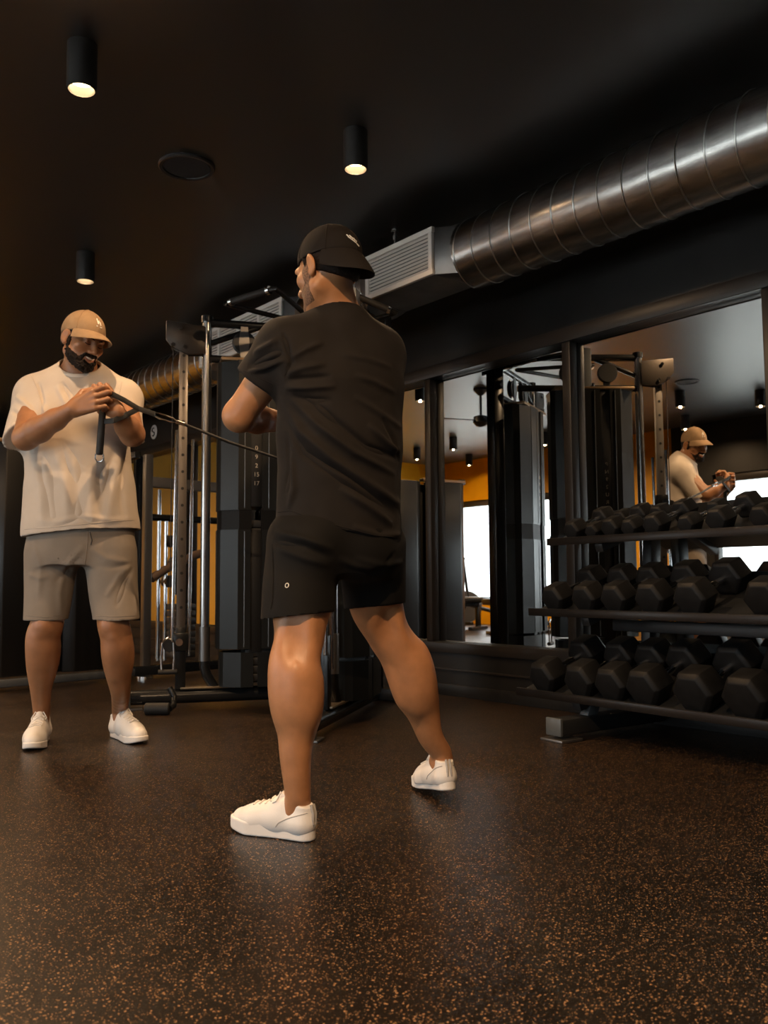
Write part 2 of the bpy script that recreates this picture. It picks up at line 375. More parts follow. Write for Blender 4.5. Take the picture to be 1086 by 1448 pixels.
def vent_box(y0, y1, taper, ncell):
    cx = 3.20; wx = .30; z0, z1 = 2.275, 2.53; cy = (y0 + y1) / 2; xf = cx - wx / 2
    b = MB().box((cx, cy, (z0 + z1) / 2), (wx, y1 - y0, z1 - z0), bevel=.004)
    o = b.build('vent_box', M_GALVBOX, duct)
    for s_, yy in taper:                                   # transition from box to round
        tb = MB(); n = 32; A = []; B = []
        for j in range(n):
            a = 2 * PI * j / n; ca, sa = math.cos(a), math.sin(a); k = 1 / max(abs(ca), abs(sa))
            A.append(tb.bm.verts.new((cx + ca * k * wx / 2 * .98, yy, (z0 + z1) / 2 + sa * k * (z1 - z0) / 2 * .98)))
            B.append(tb.bm.verts.new((DX + ca * DR, yy + s_ * .1, DZ + sa * DR)))
        for j in range(n): tb.bm.faces.new((A[j], A[(j + 1) % n], B[(j + 1) % n], B[j]))
        tb.build('duct_collar', M_GALVBOX, o)
    fr = MB(); fw = .028
    for z in (z0 + fw / 2, z1 - fw / 2): fr.box((xf - .008, cy, z), (.022, y1 - y0 + .01, fw), bevel=.003)
    for k in range(ncell + 1):
        yy = y0 + fw / 2 + (y1 - y0 - fw) * k / ncell
        fr.box((xf - .008, yy, (z0 + z1) / 2), (.0215, fw, z1 - z0 - .002), bevel=.003)
    fo = fr.build('grille_frame', M_VENTWHITE, o)
    sl = MB(); n = 10; L_ = z1 - z0 - 2 * fw
    for i in range(n):
        z = z0 + fw + L_ * (i + .5) / n
        sl.box((xf - .006, cy, z), (.012, y1 - y0 - fw, .005), Matrix.Rotation(R(28), 3, 'Y'))
    for k in range(1, 6):
        sl.box((xf + .006, y0 + (y1 - y0) * k / 6, (z0 + z1) / 2), (.004, .005, L_))
    sl.build('louvre', M_VENTWHITE, o)
    MB().box((xf + .02, cy, (z0 + z1) / 2), (.004, y1 - y0 - fw, L_)).build('dark_cavity', M_BLACKMETAL, o, smooth=0)
    return o
vent_box(3.30, 3.86, ((-1, 3.30), (1, 3.86)), 1); vent_box(4.74, 5.86, ((-1, 4.74), (1, 5.86)), 4)
for yy in (3.78, 6.4, 1.2):
    rod = MB(); rod.cyl((DX - .06, yy, DZ + .1), (DX - .06, yy, ZC), .007, 10).cyl((DX - .06, yy, ZC - .012), (DX - .06, yy, ZC), .022, 16)
    rod.cyl((DX - .06, yy, ZC - .06), (DX - .06, yy, ZC - .03), .012, 12)
    rod.build('hanger_rod', M_GREYMETAL, duct)

# ------------------------------------------------------------------ round wall sign on the header
sgn = at(218, 611, 1); dsg = (sgn - CAM); sp = CAM + dsg * ((WF - .004) / dsg.x)
t = empty('wall_sign', sp, 'small round pale emblem sign on the black wall above the mirrors, beside the cream sleeve', 'sign')
MB().lathe([(.07, 0), (.07, -.005), (.064, -.007), (.01, -.007)], sp, (1, 0, 0), 40).build('disc', mat('sign_pale', (.55, .54, .52), .6), t)
def stroke(mb, pts, r): mb.tube(pts, r, 8)
em = MB(); pts = []
for i in range(25):
    a = i / 24; ang = R(60 + 250 * a) if a < .5 else R(130 - 255 * (a - .5) * 2 + 0)
    if a < .5: pts.append((sp.x - .009, sp.y - math.cos(R(40 + 230 * a * 2)) * .024, sp.z + .02 + math.sin(R(40 + 230 * a * 2)) * .02))
    else: pts.append((sp.x - .009, sp.y - math.cos(R(90 - 230 * (a - .5) * 2)) * .024, sp.z - .02 + math.sin(R(90 - 230 * (a - .5) * 2)) * .02))
em.tube(pts, .006, 8).build('emblem', M_BLACKMETAL, t)
# ------------------------------------------------------------------ cable machine
MC = Vector((2.33, 3.965, 0)); MH = R(6.7); TA = R(30.5); HW = .595; MZ = 2.2
mx_ = Vector((math.cos(MH), math.sin(MH), 0)); my_ = Vector((-math.sin(MH), math.cos(MH), 0))
def ML(x, y, z=0): return MC + mx_ * x + my_ * y + Vector((0, 0, z))
machine = empty('cable_machine', MC, 'tall black dual-tower cable machine with chrome posts behind the black-shirted man', 'cable machine')
UP = Vector((0, 0, 1))
def plate_text(txt, size, o, u, v, nrm, material, parent, name='weight_number'):
    cu = bpy.data.curves.new(name, 'FONT'); cu.body = txt; cu.size = size; cu.align_x = 'CENTER'; cu.align_y = 'CENTER'; cu.extrude = .0006
    tmp = bpy.data.objects.new(name, cu); COL.objects.link(tmp)
    dg = bpy.context.evaluated_depsgraph_get(); me = bpy.data.meshes.new_from_object(tmp.evaluated_get(dg))
    bpy.data.objects.remove(tmp)
    ob = bpy.data.objects.new(name, me); COL.objects.link(ob); me.materials.clear(); me.materials.append(material)
    M = Matrix((Vector(u), Vector(v), Vector(nrm))).transposed().to_4x4(); M.translation = Vector(o); me.transform(M)
    if parent: parent_to(ob, parent)
    return ob
M_BAND = mat('band_black', (.006, .006, .006), .5, spec=.2)
def tower(side):
    # tower frame: t along the base towards the wall, n outwards
    td = (mx_ * math.cos(TA) - my_ * side * math.sin(TA)); nd = (mx_ * side * math.sin(TA) * side + my_ * side * math.cos(TA)) if False else (mx_ * math.sin(TA) + my_ * side * math.cos(TA))
    o = ML(0, side * HW)
    def P(t, n, z): return o + td * t + nd * n + UP * z
    # base tube with end cap and foot plates
    MB().tube([P(-.27, 0, .062), P(-.1, 0, .062), P(.9, 0, .062)], .04, 20).build('base_tube', M_SATIN, machine)
    b = MB().bar(P(-.30, 0, .055), P(-.262, 0, .055), .1, .1, bevel=.012).build('base_end_cap', mat('grey_cap', (.09, .1, .105), .35), machine)
    MB().bar(P(-.31, 0, .006), P(-.2, 0, .006), .13, .012, bevel=.003).build('foot_plate', M_GREYMETAL, machine)
    MB().bar(P(.0, 0, .106), P(.3, 0, .106), .075, .012, bevel=.003).build('base_plate', mat('brushed_plate', (.3, .24, .17), .35, .8), machine)
    # perforated pulley column with holes as dark dimples
    col = MB().bar(P(0, 0, .42), P(0, 0, 2.02), .042, .048, up=td, bevel=.004).build('pulley_column', mat('bronze_grey_rail', (.22, .20, .18), .36, .8), machine)
    hl = MB()
    for i in range(16):
        z = .55 + i * .095
        for sg in (-1, 1): hl.cyl(P(0, sg * .0215, z), P(0, sg * .0222, z), .0085, 14)
        hl.cyl(P(-.0243, 0, z + .04), P(-.025, 0, z + .04), .0085, 14)
    merge(col, hl.build('hole_row', M_BLACKMETAL))
    MB().bar(P(0, 0, .1), P(0, 0, .44), .05, .056, up=td, bevel=.004).build('column_foot', M_SATIN, machine)
    for dt, dn, z0, z1 in ((-.045, .02, .35, 1.55), (.045, .02, .28, 1.5)):
        MB().cyl(P(dt, dn, z0), P(dt + .012, dn, z1), .0095, 14).build('guide_rod', M_CHROME, machine)
    # chrome post with sleeve and bent lower tube
    MB().cyl(P(.13, 0, .43), P(.13, 0, MZ - .01), .027, 24).build('post', M_STEEL, machine)
    MB().cyl(P(.13, 0, .25), P(.13, 0, .44), .031, 24).build('post_sleeve', M_GREYMETAL, machine)
    MB().tube([P(.13, 0, .28), P(.13, 0, .22), P(.145, 0, .17), P(.175, 0, .12), P(.19, 0, .09)], .028, 20).build('post_foot', M_SATIN, machine)
    MB().cyl(P(.13, 0, MZ - .02), P(.13, 0, MZ + .015), .034, 24).build('post_cap', M_SATIN, machine)
    # top bracket
    br = MB().prism([(-.1, MZ - .03), (.12, MZ - .05), (.12, MZ - .21), (.02, MZ - .22), (-.05, MZ - .19), (-.1, MZ - .13)], P(0, -.02, 0), td, UP, .012, .003)
    br.prism([(-.1, MZ - .03), (.12, MZ - .05), (.12, MZ - .21), (.02, MZ - .22), (-.05, MZ - .19), (-.1, MZ - .13)], P(0, .03, 0), td, UP, .012, .003)
    bo = br.build('top_bracket', mat('dark_bracket', (.07, .06, .052), .35, .6), machine)
    for (t_, z_) in ((-.02, MZ - .07), (.005, MZ - .18), (-.06, MZ - .17)):
        MB().cyl(P(t_, -.045, z_), P(t_, .05, z_), .011, 12).build('bracket_bolt', M_CHROME, bo)
    MB().cyl(P(-.03, -.012, MZ - .12), P(-.03, .022, MZ - .12), .05, 28).build('top_pulley', M_BLACKMETAL, machine)
    # upper frame running back
    MB().cyl(P(.13, 0, MZ - .02), P(.95, 0, MZ - .02), .024, 18).build('top_beam', M_SATIN, machine)
    MB().cyl(P(.14, 0, MZ - .23), P(.95, 0, MZ - .23), .022, 18).build('lower_beam', M_SATIN, machine)
    MB().cyl(P(.15, 0, MZ - .14), P(.42, 0, MZ - .03), .017, 14).build('brace', M_SATIN, machine)
    for t_ in (.34, .60):
        pw_ = MB().lathe([(.02, -.018), (.062, -.018), (.066, -.014), (.058, -.006), (.058, .006), (.066, .014), (.062, .018), (.02, .018)], P(t_, 0, MZ - .125), nd, 32).build('pulley_wheel', M_BLACKMETAL, machine)
        MB().prism([(-.02, -.1), (.02, -.1), (.03, .0), (.02, .09), (-.02, .09), (-.03, 0)], P(t_, -.024, MZ - .125), td, UP, -.004).build('pulley_bracket', M_GREYMETAL, pw_)
    # shroud halves, upper and lower, with a slot showing the stack between
    def shell(pth, z0, z1, name): 
        return MB().strip(pth, P(0, 0, z0), td, nd, z1 - z0 if td.cross(nd).z > 0 else -(z1 - z0), .008).build(name, M_SHROUD, machine, smooth=20)
    front = [(.368, -.135), (.30, -.135), (.21, -.075), (.195, -.04), (.195, .04), (.21, .075), (.30, .135), (.368, .135)]
    rear = [(.432, -.135), (.60, -.135), (.72, -.09), (.74, -.05), (.74, .05), (.72, .09), (.60, .135), (.432, .135)]
    for pth in (front, rear):
        shell(pth, .32, .98, 'shroud_lower'); shell(pth, 1.09, 1.94, 'shroud_upper')
        fl = [(p[0] * .6 + .172, p[1] * .9) for p in pth]
        shell([(p[0] + (.02 if pth is front else -.02), p[1] * .92) for p in pth], .11, .30, 'shroud_skirt')
    for pth in (front, rear):
        o_ = shell([(p[0] + (.006 if pth is front else -.006), p[1] * .975) for p in pth], .97, 1.10, 'shroud_band'); o_.data.materials[0] = M_BAND
    MB().bar(P(.20, 0, 1.945), P(.73, 0, 1.945), .27, .02, bevel=.004).build('shroud_cap', mat('bronze_edge', (.3, .2, .11), .35, .7), machine)
    # ribs pressed in the shroud face
    rb = MB()
    for t_ in (.27, .335, .47, .60):
        for sg in (-1, 1):
            rb.cyl(P(t_, sg * (.139 if t_ > .3 else .116), 1.1), P(t_, sg * (.139 if t_ > .3 else .116), 1.93), .0028, 8)
            rb.cyl(P(t_, sg * (.139 if t_ > .3 else .116), .33), P(t_, sg * (.139 if t_ > .3 else .116), .97), .0028, 8)
    rb.build('shroud_rib', mat('rib_edge', (.16, .17, .175), .3, .6), machine)
    # weight stack
    st = None
    for i in range(20):
        z = .14 + i * .045
        q = MB().bar(P(.345, 0, z + .02), P(.515, 0, z + .02), .21, .041, bevel=.003).build('weight_plate', mat('dark_iron', (.02, .02, .02), .45), machine)
    pan = MB().bar(P(.365, 0, 1.52), P(.435, 0, 1.52), .262, .82, bevel=.002).build('slot_panel', mat('slot_black', (.008, .008, .008), .5), machine)
    MB().bar(P(.365, 0, .64), P(.435, 0, .64), .225, .68, bevel=.002).build('slot_panel', mat('slot_black', (.008, .008, .008), .5), machine)
    # characters seen in the slot
    for sg in (-1, 1):
        nn = nd * sg; u_ = UP.cross(nn).normalized()
        txts = ['0', '9', '2', '15', '17'] if side > 0 else ['P', 'N', '9', '2', 'U', 'R']
        for i, tx in enumerate(txts):
            plate_text(tx, .034, P(.40, sg * .1325, 1.44 - i * .05), u_, UP, nn, M_LABEL, pan)
    for sg in (-1, 1):
        MB().cyl(P(.445, sg * .03, .12), P(.445, sg * .03, 2.0), .010, 12).build('stack_rod', M_CHROME, machine)
    # sliding carriage, its cable and hanging stirrup at the bottom of the column
    zc = .36 if side > 0 else 1.2
    cg = MB().bar(P(0, 0, zc - .05), P(0, 0, zc + .05), .075, .08, up=td, bevel=.006).build('carriage', M_SATIN, machine)
    MB().cyl(P(-.01, -.05, zc), P(-.01, .05, zc), .02, 18).build('carriage_knob', M_CHROME, cg)
    MB().cyl(P(-.06, -.012, zc - .02), P(-.06, .012, zc - .02), .035, 24).build('carriage_pulley', M_BLACKMETAL, cg)
    return P, td, nd
PL, tdL, ndL = tower(1)
PR, tdR, ndR = tower(-1)
# rear spine joining the towers
MB().bar(ML(.92, 0, 0), ML(.92, 0, MZ - .03), .085, .085, up=my_, bevel=.006).build('rear_spine', M_SATIN, machine)
MB().bar(ML(.97, -.3, .04), ML(.97, .3, .04), .1, .07, bevel=.008).build('rear_foot', M_SATIN, machine)
MB().bar(ML(.8, -.26, MZ - .03), ML(.8, .26, MZ - .03), .05, .08, bevel=.006).build('rear_cross_beam', M_SATIN, machine)
# two pull-up handles carried forward of the crown
for sg in (1, -1):
    base = ML(.55, sg * .17, MZ - .03)
    a = ML(.10, sg * .12, MZ + .06); b = ML(.16, -sg * .0 + sg * .40, MZ + .10) if sg < 0 else ML(.12, .42, MZ + .02)
hA, hB = at(366, 412, 3.98 + .55), at(412, 396, 4.45)
def grip(a, b, back):
    MB().tube([a, a.lerp(b, .02), a.lerp(b, .98), b], .019, 18).build('pull_up_grip', M_GRIP, machine)
    for q, s_ in ((a, -1), (b, 1)):
        d = (b - a).normalized() * s_
        MB().cyl(q, q + d * .018, .023, 18).build('grip_collar', M_CHROME, machine)
        MB().tube([q + d * .02, q + d * .05, (q + d * .055).lerp(back, .15), back], .014, 14).build('grip_arm', M_SATIN, machine)
a = ML(.02, .16, 2.2); b = ML(.08, -.06, 2.22)
grip(a, b, ML(.62, .12, MZ - .03))
grip(ML(.42, -.30, 2.24), ML(.62, -.42, 2.16), ML(.72, -.12, MZ - .03))
MB().bar(PR(.50, .0, 1.96), PR(.50, 0, 2.24), .07, .09, up=tdR, bevel=.006).build('tower_head', mat('grey_head', (.12, .135, .15), .4), machine)
# attachments resting at the left tower foot: stirrup handles
def stirrup(c, u, name='cable_stirrup'):
    c = Vector(c); u = Vector(u).normalized(); mb = MB()
    mb.tube([c + u * .03 + UP * .1, c + u * .035 + UP * .02, c + u * .03 - UP * .06], .006, 10)
    mb.tube([c - u * .03 + UP * .1, c - u * .035 + UP * .02, c - u * .03 - UP * .06], .006, 10)
    mb.tube([c + u * .03 + UP * .1, c + UP * .13, c - u * .03 + UP * .1], .006, 10)
    return mb
def handle_attachment(c, u, label):
    t = empty('cable_stirrup', c, label, 'cable handle', 'stirrup handles on the cable machine')
    stirrup(c, u).build('bail', M_CHROME, t)
    u = Vector(u).normalized(); c = Vector(c)
    MB().tube([c - u * .05 - UP * .06, c + u * .05 - UP * .06], .014, 14).build('grip', M_GRIP, t)
    return t
handle_attachment(PL(-.07, -.05, .26), tdL, 'chrome stirrup handle hanging low on the left column of the cable machine')
# foam roller attachment lying against the left foot
t = empty('ankle_roller', PL(-.22, -.16, 0), 'black foam-covered roller attachment lying on the floor by the left machine foot', 'attachment')
c0 = at(205, 1011, 4.68); c1 = at(240, 1011, 4.68); c0.z = c1.z = .032
MB().tube([c0, c0.lerp(c1, .04), c0.lerp(c1, .96), c1], [.026, .031, .031, .026], 20).build('foam_roller', M_GRIP, t)
MB().tube([c1, c1 + Vector((.03, .02, .01)), c1 + Vector((.05, .05, .05)), c1 + Vector((.03, .07, .10))], .016, 14).build('roller_arm', M_SATIN, t)

# ------------------------------------------------------------------ lever machine behind the left tower
LM = Vector((2.78, 6.05, 0)); lever = empty('lever_machine', LM, 'dark grey strength machine with lever arm standing behind the left cable tower', 'weight machine')
def lp(px, py, f): return at(px, py, f)
FQ = 6.45
MB().bar(lp(205, 958, FQ).xy.to_3d() + UP * .02, lp(205, 958, FQ).xy.to_3d() + UP * 1.63, .06, .06, bevel=.006).build('upright', M_GREYMETAL, lever)
q = lp(205, 958, FQ); q.z = 0
ex = Vector((1, .12, 0)).normalized()
MB().bar(q + ex * .0 + UP * 1.43, q + ex * .95 + UP * 1.43, .06, .075, bevel=.006).build('cross_arm', mat('warm_grey_tube', (.16, .15, .14), .4, .5), lever)
MB().cyl(q + ex * .03 + UP * 1.17, q + ex * .9 + UP * 1.17, .026, 16).build('lower_arm', M_SATIN, lever)
MB().bar(q + ex * .95 + UP * .02, q + ex * .95 + UP * 1.5, .055, .055, bevel=.006).build('upright', M_BLACKMETAL, lever)
MB().bar(q - ex * .1 + UP * .06, q + ex * 1.0 + UP * .06, .07, .07, bevel=.008).build('base_bar', M_SATIN, lever)
MB().cyl(q + UP * .0, q + UP * .02, .06, 20).build('foot', M_CHROME, lever)
for k, dx in enumerate((.1, .16)):
    MB().cyl(q + ex * dx + UP * .12, q + ex * dx + UP * (1.38 - k * .2), .014, 14).build('guide_rod', M_CHROME, lever)
MB().tube([q + ex * .04 + UP * .72, q + ex * .18 + UP * .80, q + ex * .42 + UP * .90, q + ex * .5 + UP * .92], .032, 18).build('lever_arm', mat('brown_pad', (.12, .075, .05), .5), lever)
YB_ = q - ex * .06
ey = Vector((-ex.y, ex.x, 0))
for d0, d1 in ((.10, .54), (.60, 1.04)):
    MB().prism([(-d1, .05), (-d1, .01), (-d1 + .07, -.035), (-d0 - .07, -.035), (-d0, .01), (-d0, .05)], YB_ + UP * .09 + ey * .05, ex, ey, 1.52, .006).build('back_panel', mat('gloss_black_panel', (.006, .006, .0062), .3, spec=.5), lever)
MB().bar(YB_ - ex * .08 + UP * .84 + ey * .11, YB_ - ex * 1.04 + UP * .84 + ey * .11, .02, 1.5).build('back_plate', mat('matte_black_panel', (.007, .007, .007), .6, spec=.12), lever)
MB().bar(YB_ + UP * .055, YB_ - ex * 1.05 + UP * .055, .06, .05, bevel=.008).build('base_rail', mat('dark_grey_rail', (.06, .065, .07), .4), lever)
MB().bar(YB_ - ex * .55 + UP * 1.625 + Vector((0, .05, 0)), YB_ - ex * 1.04 + UP * 1.625 + Vector((0, .05, 0)), .07, .025, bevel=.004).build('panel_cap', mat('brown_cap', (.16, .10, .055), .4), lever)
for dx in (0.0, -1.04):
    MB().bar(YB_ + ex * dx + Vector((0, .75, .02)), YB_ + ex * dx + Vector((0, .75, 1.66)), .06, .06, bevel=.006).build('rear_upright', M_SATIN, lever)
    MB().bar(YB_ + ex * dx + Vector((0, .05, 1.63)), YB_ + ex * dx + Vector((0, .75, 1.63)), .05, .05, bevel=.006).build('top_rail', M_SATIN, lever)
    MB().bar(YB_ + ex * dx + Vector((0, .05, .05)), YB_ + ex * dx + Vector((0, .8, .05)), .07, .06, bevel=.008).build('side_foot', M_SATIN, lever)
for i in range(8):
    MB().bar(q + ex * .22 + UP * (.16 + i * .05), q + ex * .36 + UP * (.16 + i * .05), .2, .045, bevel=.003).build('weight_plate', mat('dark_iron', (.02, .02, .02), .45), lever)
MB().bar(q + ex * .26 + UP * .6, q + ex * .26 + UP * 1.4, .05, .05, bevel=.006).build('centre_post', M_BLACKMETAL, lever)
for dx, z in ((.22, 1.0), (.25, .84), (.19, .7)):
    MB().cyl(q + ex * dx + UP * z - Vector((0, .05, 0)), q + ex * dx + UP * z + Vector((0, .05, 0)), .045, 18).build('pivot', M_BLACKMETAL, lever)

# ------------------------------------------------------------------ benches and bikes seen in the mirror
def bench(x, y, rz, label):
    t = empty('weight_bench', (x, y, 0), label, 'bench', 'weight benches by the windows'); Rz = Matrix.Rotation(rz, 3, 'Z')
    def g(a, b, c): return Vector((x, y, 0)) + Rz @ Vector((a, b, c))
    MB().box(g(0, 0, .43), (1.15, .27, .08), Rz, .025, 3).build('pad', mat('black_vinyl', (.015, .015, .015), .35), t)
    MB().bar(g(-.45, 0, .36), g(.45, 0, .36), .07, .06, bevel=.006).build('spine', M_SATIN, t)
    for s_ in (-1, 1):
        MB().bar(g(s_ * .42, 0, .05), g(s_ * .42, 0, .36), .06, .06, bevel=.005).build('leg', M_SATIN, t)
        MB().bar(g(s_ * .42, -.27, .03), g(s_ * .42, .27, .03), .06, .05, bevel=.006).build('foot', M_SATIN, t)
bench(-1.3, 9.3, R(70), 'low black weight bench below the bright window in the narrow mirror')
bench(-1.0, 7.6, R(20), 'low black weight bench in the mirror behind the cable machine column')
# two spin bikes by the window
def bike(x, y, rz, label):
    t = empty('exercise_bike', (x, y, 0), label, 'exercise bike', 'exercise bikes by the windows'); Rz = Matrix.Rotation(rz, 3, 'Z')
    def g(a, b, c): return Vector((x, y, 0)) + Rz @ Vector((a, b, c))
    for s_ in (-1, 1): MB().bar(g(s_ * .45, -.24, .03), g(s_ * .45, .24, .03), .06, .05, bevel=.01).build('foot_bar', M_SATIN, t)
    MB().tube([g(-.45, 0, .05), g(-.1, 0, .25), g(.3, 0, .35), g(.45, 0, .05)], .03, 14).build('frame', M_SATIN, t)
    MB().lathe([(.03, -.02), (.22, -.02), (.23, 0), (.22, .02), (.03, .02)], g(.28, 0, .32), Rz @ Vector((0, 1, 0)), 32).build('flywheel', M_GREYMETAL, t)
    MB().cyl(g(-.12, 0, .25), g(-.24, 0, .85), .022, 14).build('seat_post', M_SATIN, t)
    MB().tube([g(-.38, 0, .87), g(-.3, 0, .89), g(-.2, 0, .88), g(-.1, 0, .87)], [.05, .075, .05, .022], 16).build('saddle', M_GRIP, t)
    MB().cyl(g(.25, 0, .35), g(.33, 0, 1.0), .022, 14).build('bar_post', M_SATIN, t)
    MB().tube([g(.5, -.2, 1.06), g(.36, -.2, 1.02), g(.33, 0, 1.0), g(.36, .2, 1.02), g(.5, .2, 1.06)], .016, 12).build('handlebar', M_GRIP, t)
bike(-1.9, 9.2, R(30), 'black exercise bike in front of the far window, seen in the mirror')
bike(-2.0, 10.3, R(10), 'black exercise bike in the far corner by the window, seen in the mirror')

# ------------------------------------------------------------------ dumbbell rack
RK = Vector((3.10, 2.62, 0)); RA = R(-4.5)       # rack axis turns slightly out from the wall
ry = Vector((-math.sin(RA) * -1, -math.cos(RA), 0)); ry = Vector((-math.sin(R(4.5)), -math.cos(R(4.5)), 0)); rx = Vector((math.cos(R(4.5)), -math.sin(R(4.5)), 0))
# ry runs along the rack towards the camera side, rx towards the wall
def RP(s_, d, z): return RK + ry * s_ + rx * d + UP * z
rack = empty('dumbbell_rack', RK, 'three-tier black dumbbell rack standing along the mirror wall', 'dumbbell rack')
TILT = R(19); ct, st_ = math.cos(TILT), math.sin(TILT)
SH = [(.0, .160, .50, -.22), (.07, .525, .45, -.20), (.17, .855, .39, -.17)]      # lip depth, lip height, shelf depth, left end
S1 = 2.35
for k, (d0, z0, dep, s0) in enumerate(SH):
    sh = MB().strip([(0, .035), (0, 0), (dep * ct, dep * st_), (dep * ct - .01, dep * st_ + .05)], RP(s0, d0, z0), rx, UP, 1, .006) if False else None
    mb = MB(); pth = [(0, .03), (.004, 0), (dep * ct, dep * st_), (dep * ct - .008, dep * st_ + .045)]
    o_ = RP(s0, d0, z0); L_ = S1 - s0
    sgn_ = 1 if rx.cross(UP).dot(ry) > 0 else -1
    mb.strip(pth, o_, rx, UP, sgn_ * L_, .006)
    mb.build('shelf', M_BLACKMETAL, rack, smooth=20)
    MB().bar(RP(s0, d0 - .004, z0 + .012), RP(S1, d0 - .004, z0 + .012), .008, .034, bevel=.002).build('shelf_lip', mat('lip_black', (.016, .014, .013), .3, .4), rack)
for s_ in (.12, 1.75):
    MB().bar(RP(s_, -.10, .06), RP(s_, .58, .06), .085, .07, bevel=.012).build('foot', M_BLACKMETAL, rack)
    MB().bar(RP(s_, -.115, .062), RP(s_, -.098, .062), .088, .075, bevel=.004).build('foot_cap', mat('grey_cap', (.09, .1, .105), .35), rack)
    MB().bar(RP(s_, -.13, .006), RP(s_, .0, .006), .13, .012, bevel=.003).build('foot_plate', M_GREYMETAL, rack)
    MB().bar(RP(s_, .515, .08), RP(s_, .585, 1.04), .05, .08, bevel=.006).build('upright', M_BLACKMETAL, rack)
    MB().bar(RP(s_, .10, .08), RP(s_, .13, .145), .05, .06, bevel=.006).build('strut', mat('grey_strut', (.08, .09, .095), .35), rack)
    for (d0, z0, dep, s0) in SH:
        MB().bar(RP(s_, d0 + .03, z0 - .026), RP(s_, d0 + dep * 1.03, z0 + dep * st_ - .026), .045, .04, bevel=.005).build('shelf_bracket', M_BLACKMETAL, rack)
MB().bar(RP(.12, .30, .58 - .1), RP(1.75, .30, .48), .05, .05, bevel=.006).build('cross_beam', M_BLACKMETAL, rack)

def make_dumbbell(hx, hl, gl):
    """hex dumbbell along local x, resting on z=0; hx across flats, hl head length, gl grip length"""
    t = empty('hex_dumbbell', (0, 0, 0))
    rr = hx / 2 / math.cos(R(30)); zc = hx / 2
    for s_ in (-1, 1):
        x0 = s_ * gl / 2; x1 = s_ * (gl / 2 + hl); mb = MB(); rings = []
        for x, k in ((x0, .80), (x0 + s_ * hl * .10, 1), (x1 - s_ * hl * .14, 1), (x1, .80)):
            rings.append([mb.bm.verts.new((x, rr * k * math.cos(R(60 * j)), zc + rr * k * math.sin(R(60 * j)))) for j in range(6)])
        for A, B in zip(rings, rings[1:]):
            for j in range(6): mb.bm.faces.new((A[j], A[(j + 1) % 6], B[(j + 1) % 6], B[j]))
        mb.bm.faces.new(rings[0]); mb.bm.faces.new(rings[-1])
        bmesh.ops.recalc_face_normals(mb.bm, faces=mb.bm.faces)
        bmesh.ops.bevel(mb.bm, geom=list(mb.bm.edges), offset=hx * .03, segments=2, profile=.5, affect='EDGES')
        mb.build('hex_head', M_RUBBER, t, smooth=24)
    MB().tube([(-gl / 2 - .005, 0, zc), (-gl * .3, 0, zc), (0, 0, zc), (gl * .3, 0, zc), (gl / 2 + .005, 0, zc)], [.0135, .0145, .0165, .0145, .0135], 18).build('handle', M_CHROME, t)
    return t
ORD = ['first', 'second', 'third', 'fourth', 'fifth', 'sixth', 'seventh', 'eighth', 'ninth', 'tenth', 'eleventh', 'twelfth']
def rack_s(px, z, dd):
    """position along the rack where a head centred at this pixel column stands, at depth dd"""
    o_ = RP(0, dd, 0); a = at(px, 800, 1) - CAM
    M2 = np.array([[a.x, -ry.x], [a.y, -ry.y]]); v = np.linalg.solve(M2, np.array([o_.x - CAM.x, o_.y - CAM.y])); return float(v[1])
rows = [
 (0, 'bottom shelf', [(766, .138), (817, .142), (861, .143), (907, .148), (977, .158), (1048, .160), (1125, .162)], .125, .15),
 (1, 'middle shelf', [(783, .118), (827, .122), (869, .124), (920, .130), (977, .136), (1080, .138), (1150, .14)], .105, .145),
 (2, 'top shelf', [(812, .088), (840, .070), (866, .088), (893, .078), (927, .090), (974, .076), (1018, .094), (1081, .09), (1140, .09)], .085, .12)]
protos = {}
for k, nm, items, hl, gl in rows:
    d0, z0, dep, s0 = SH[k]
    for i, (px, hx) in enumerate(items):
        key = (hx, hl, gl)
        if key not in protos: o = make_dumbbell(*key); protos[key] = o
        else: o = copy_tree(protos[key])
        half = gl / 2 + hl
        s_ = rack_s(px, z0, d0 + .03)
        if s_ > S1 - .1: s_ = S1 - .1
        ctr = RP(s_, d0 + .022 + half * ct, z0 + .006 + (half + .02) * st_)
        Mx = Matrix((rx * ct + UP * st_, -ry, UP * ct - rx * st_)).transposed()
        o.rotation_euler = Mx.to_euler(); o.location = ctr
        sz = 'small' if hx < .08 else ('' if k == 2 else ('large' if k == 0 else 'medium'))
        tag(o, ' '.join(('black rubber hex dumbbell with chrome handle, %s from the left on the %s' % (ORD[i], nm)).split()), 'dumbbell', 'hex dumbbells on the ' + nm)
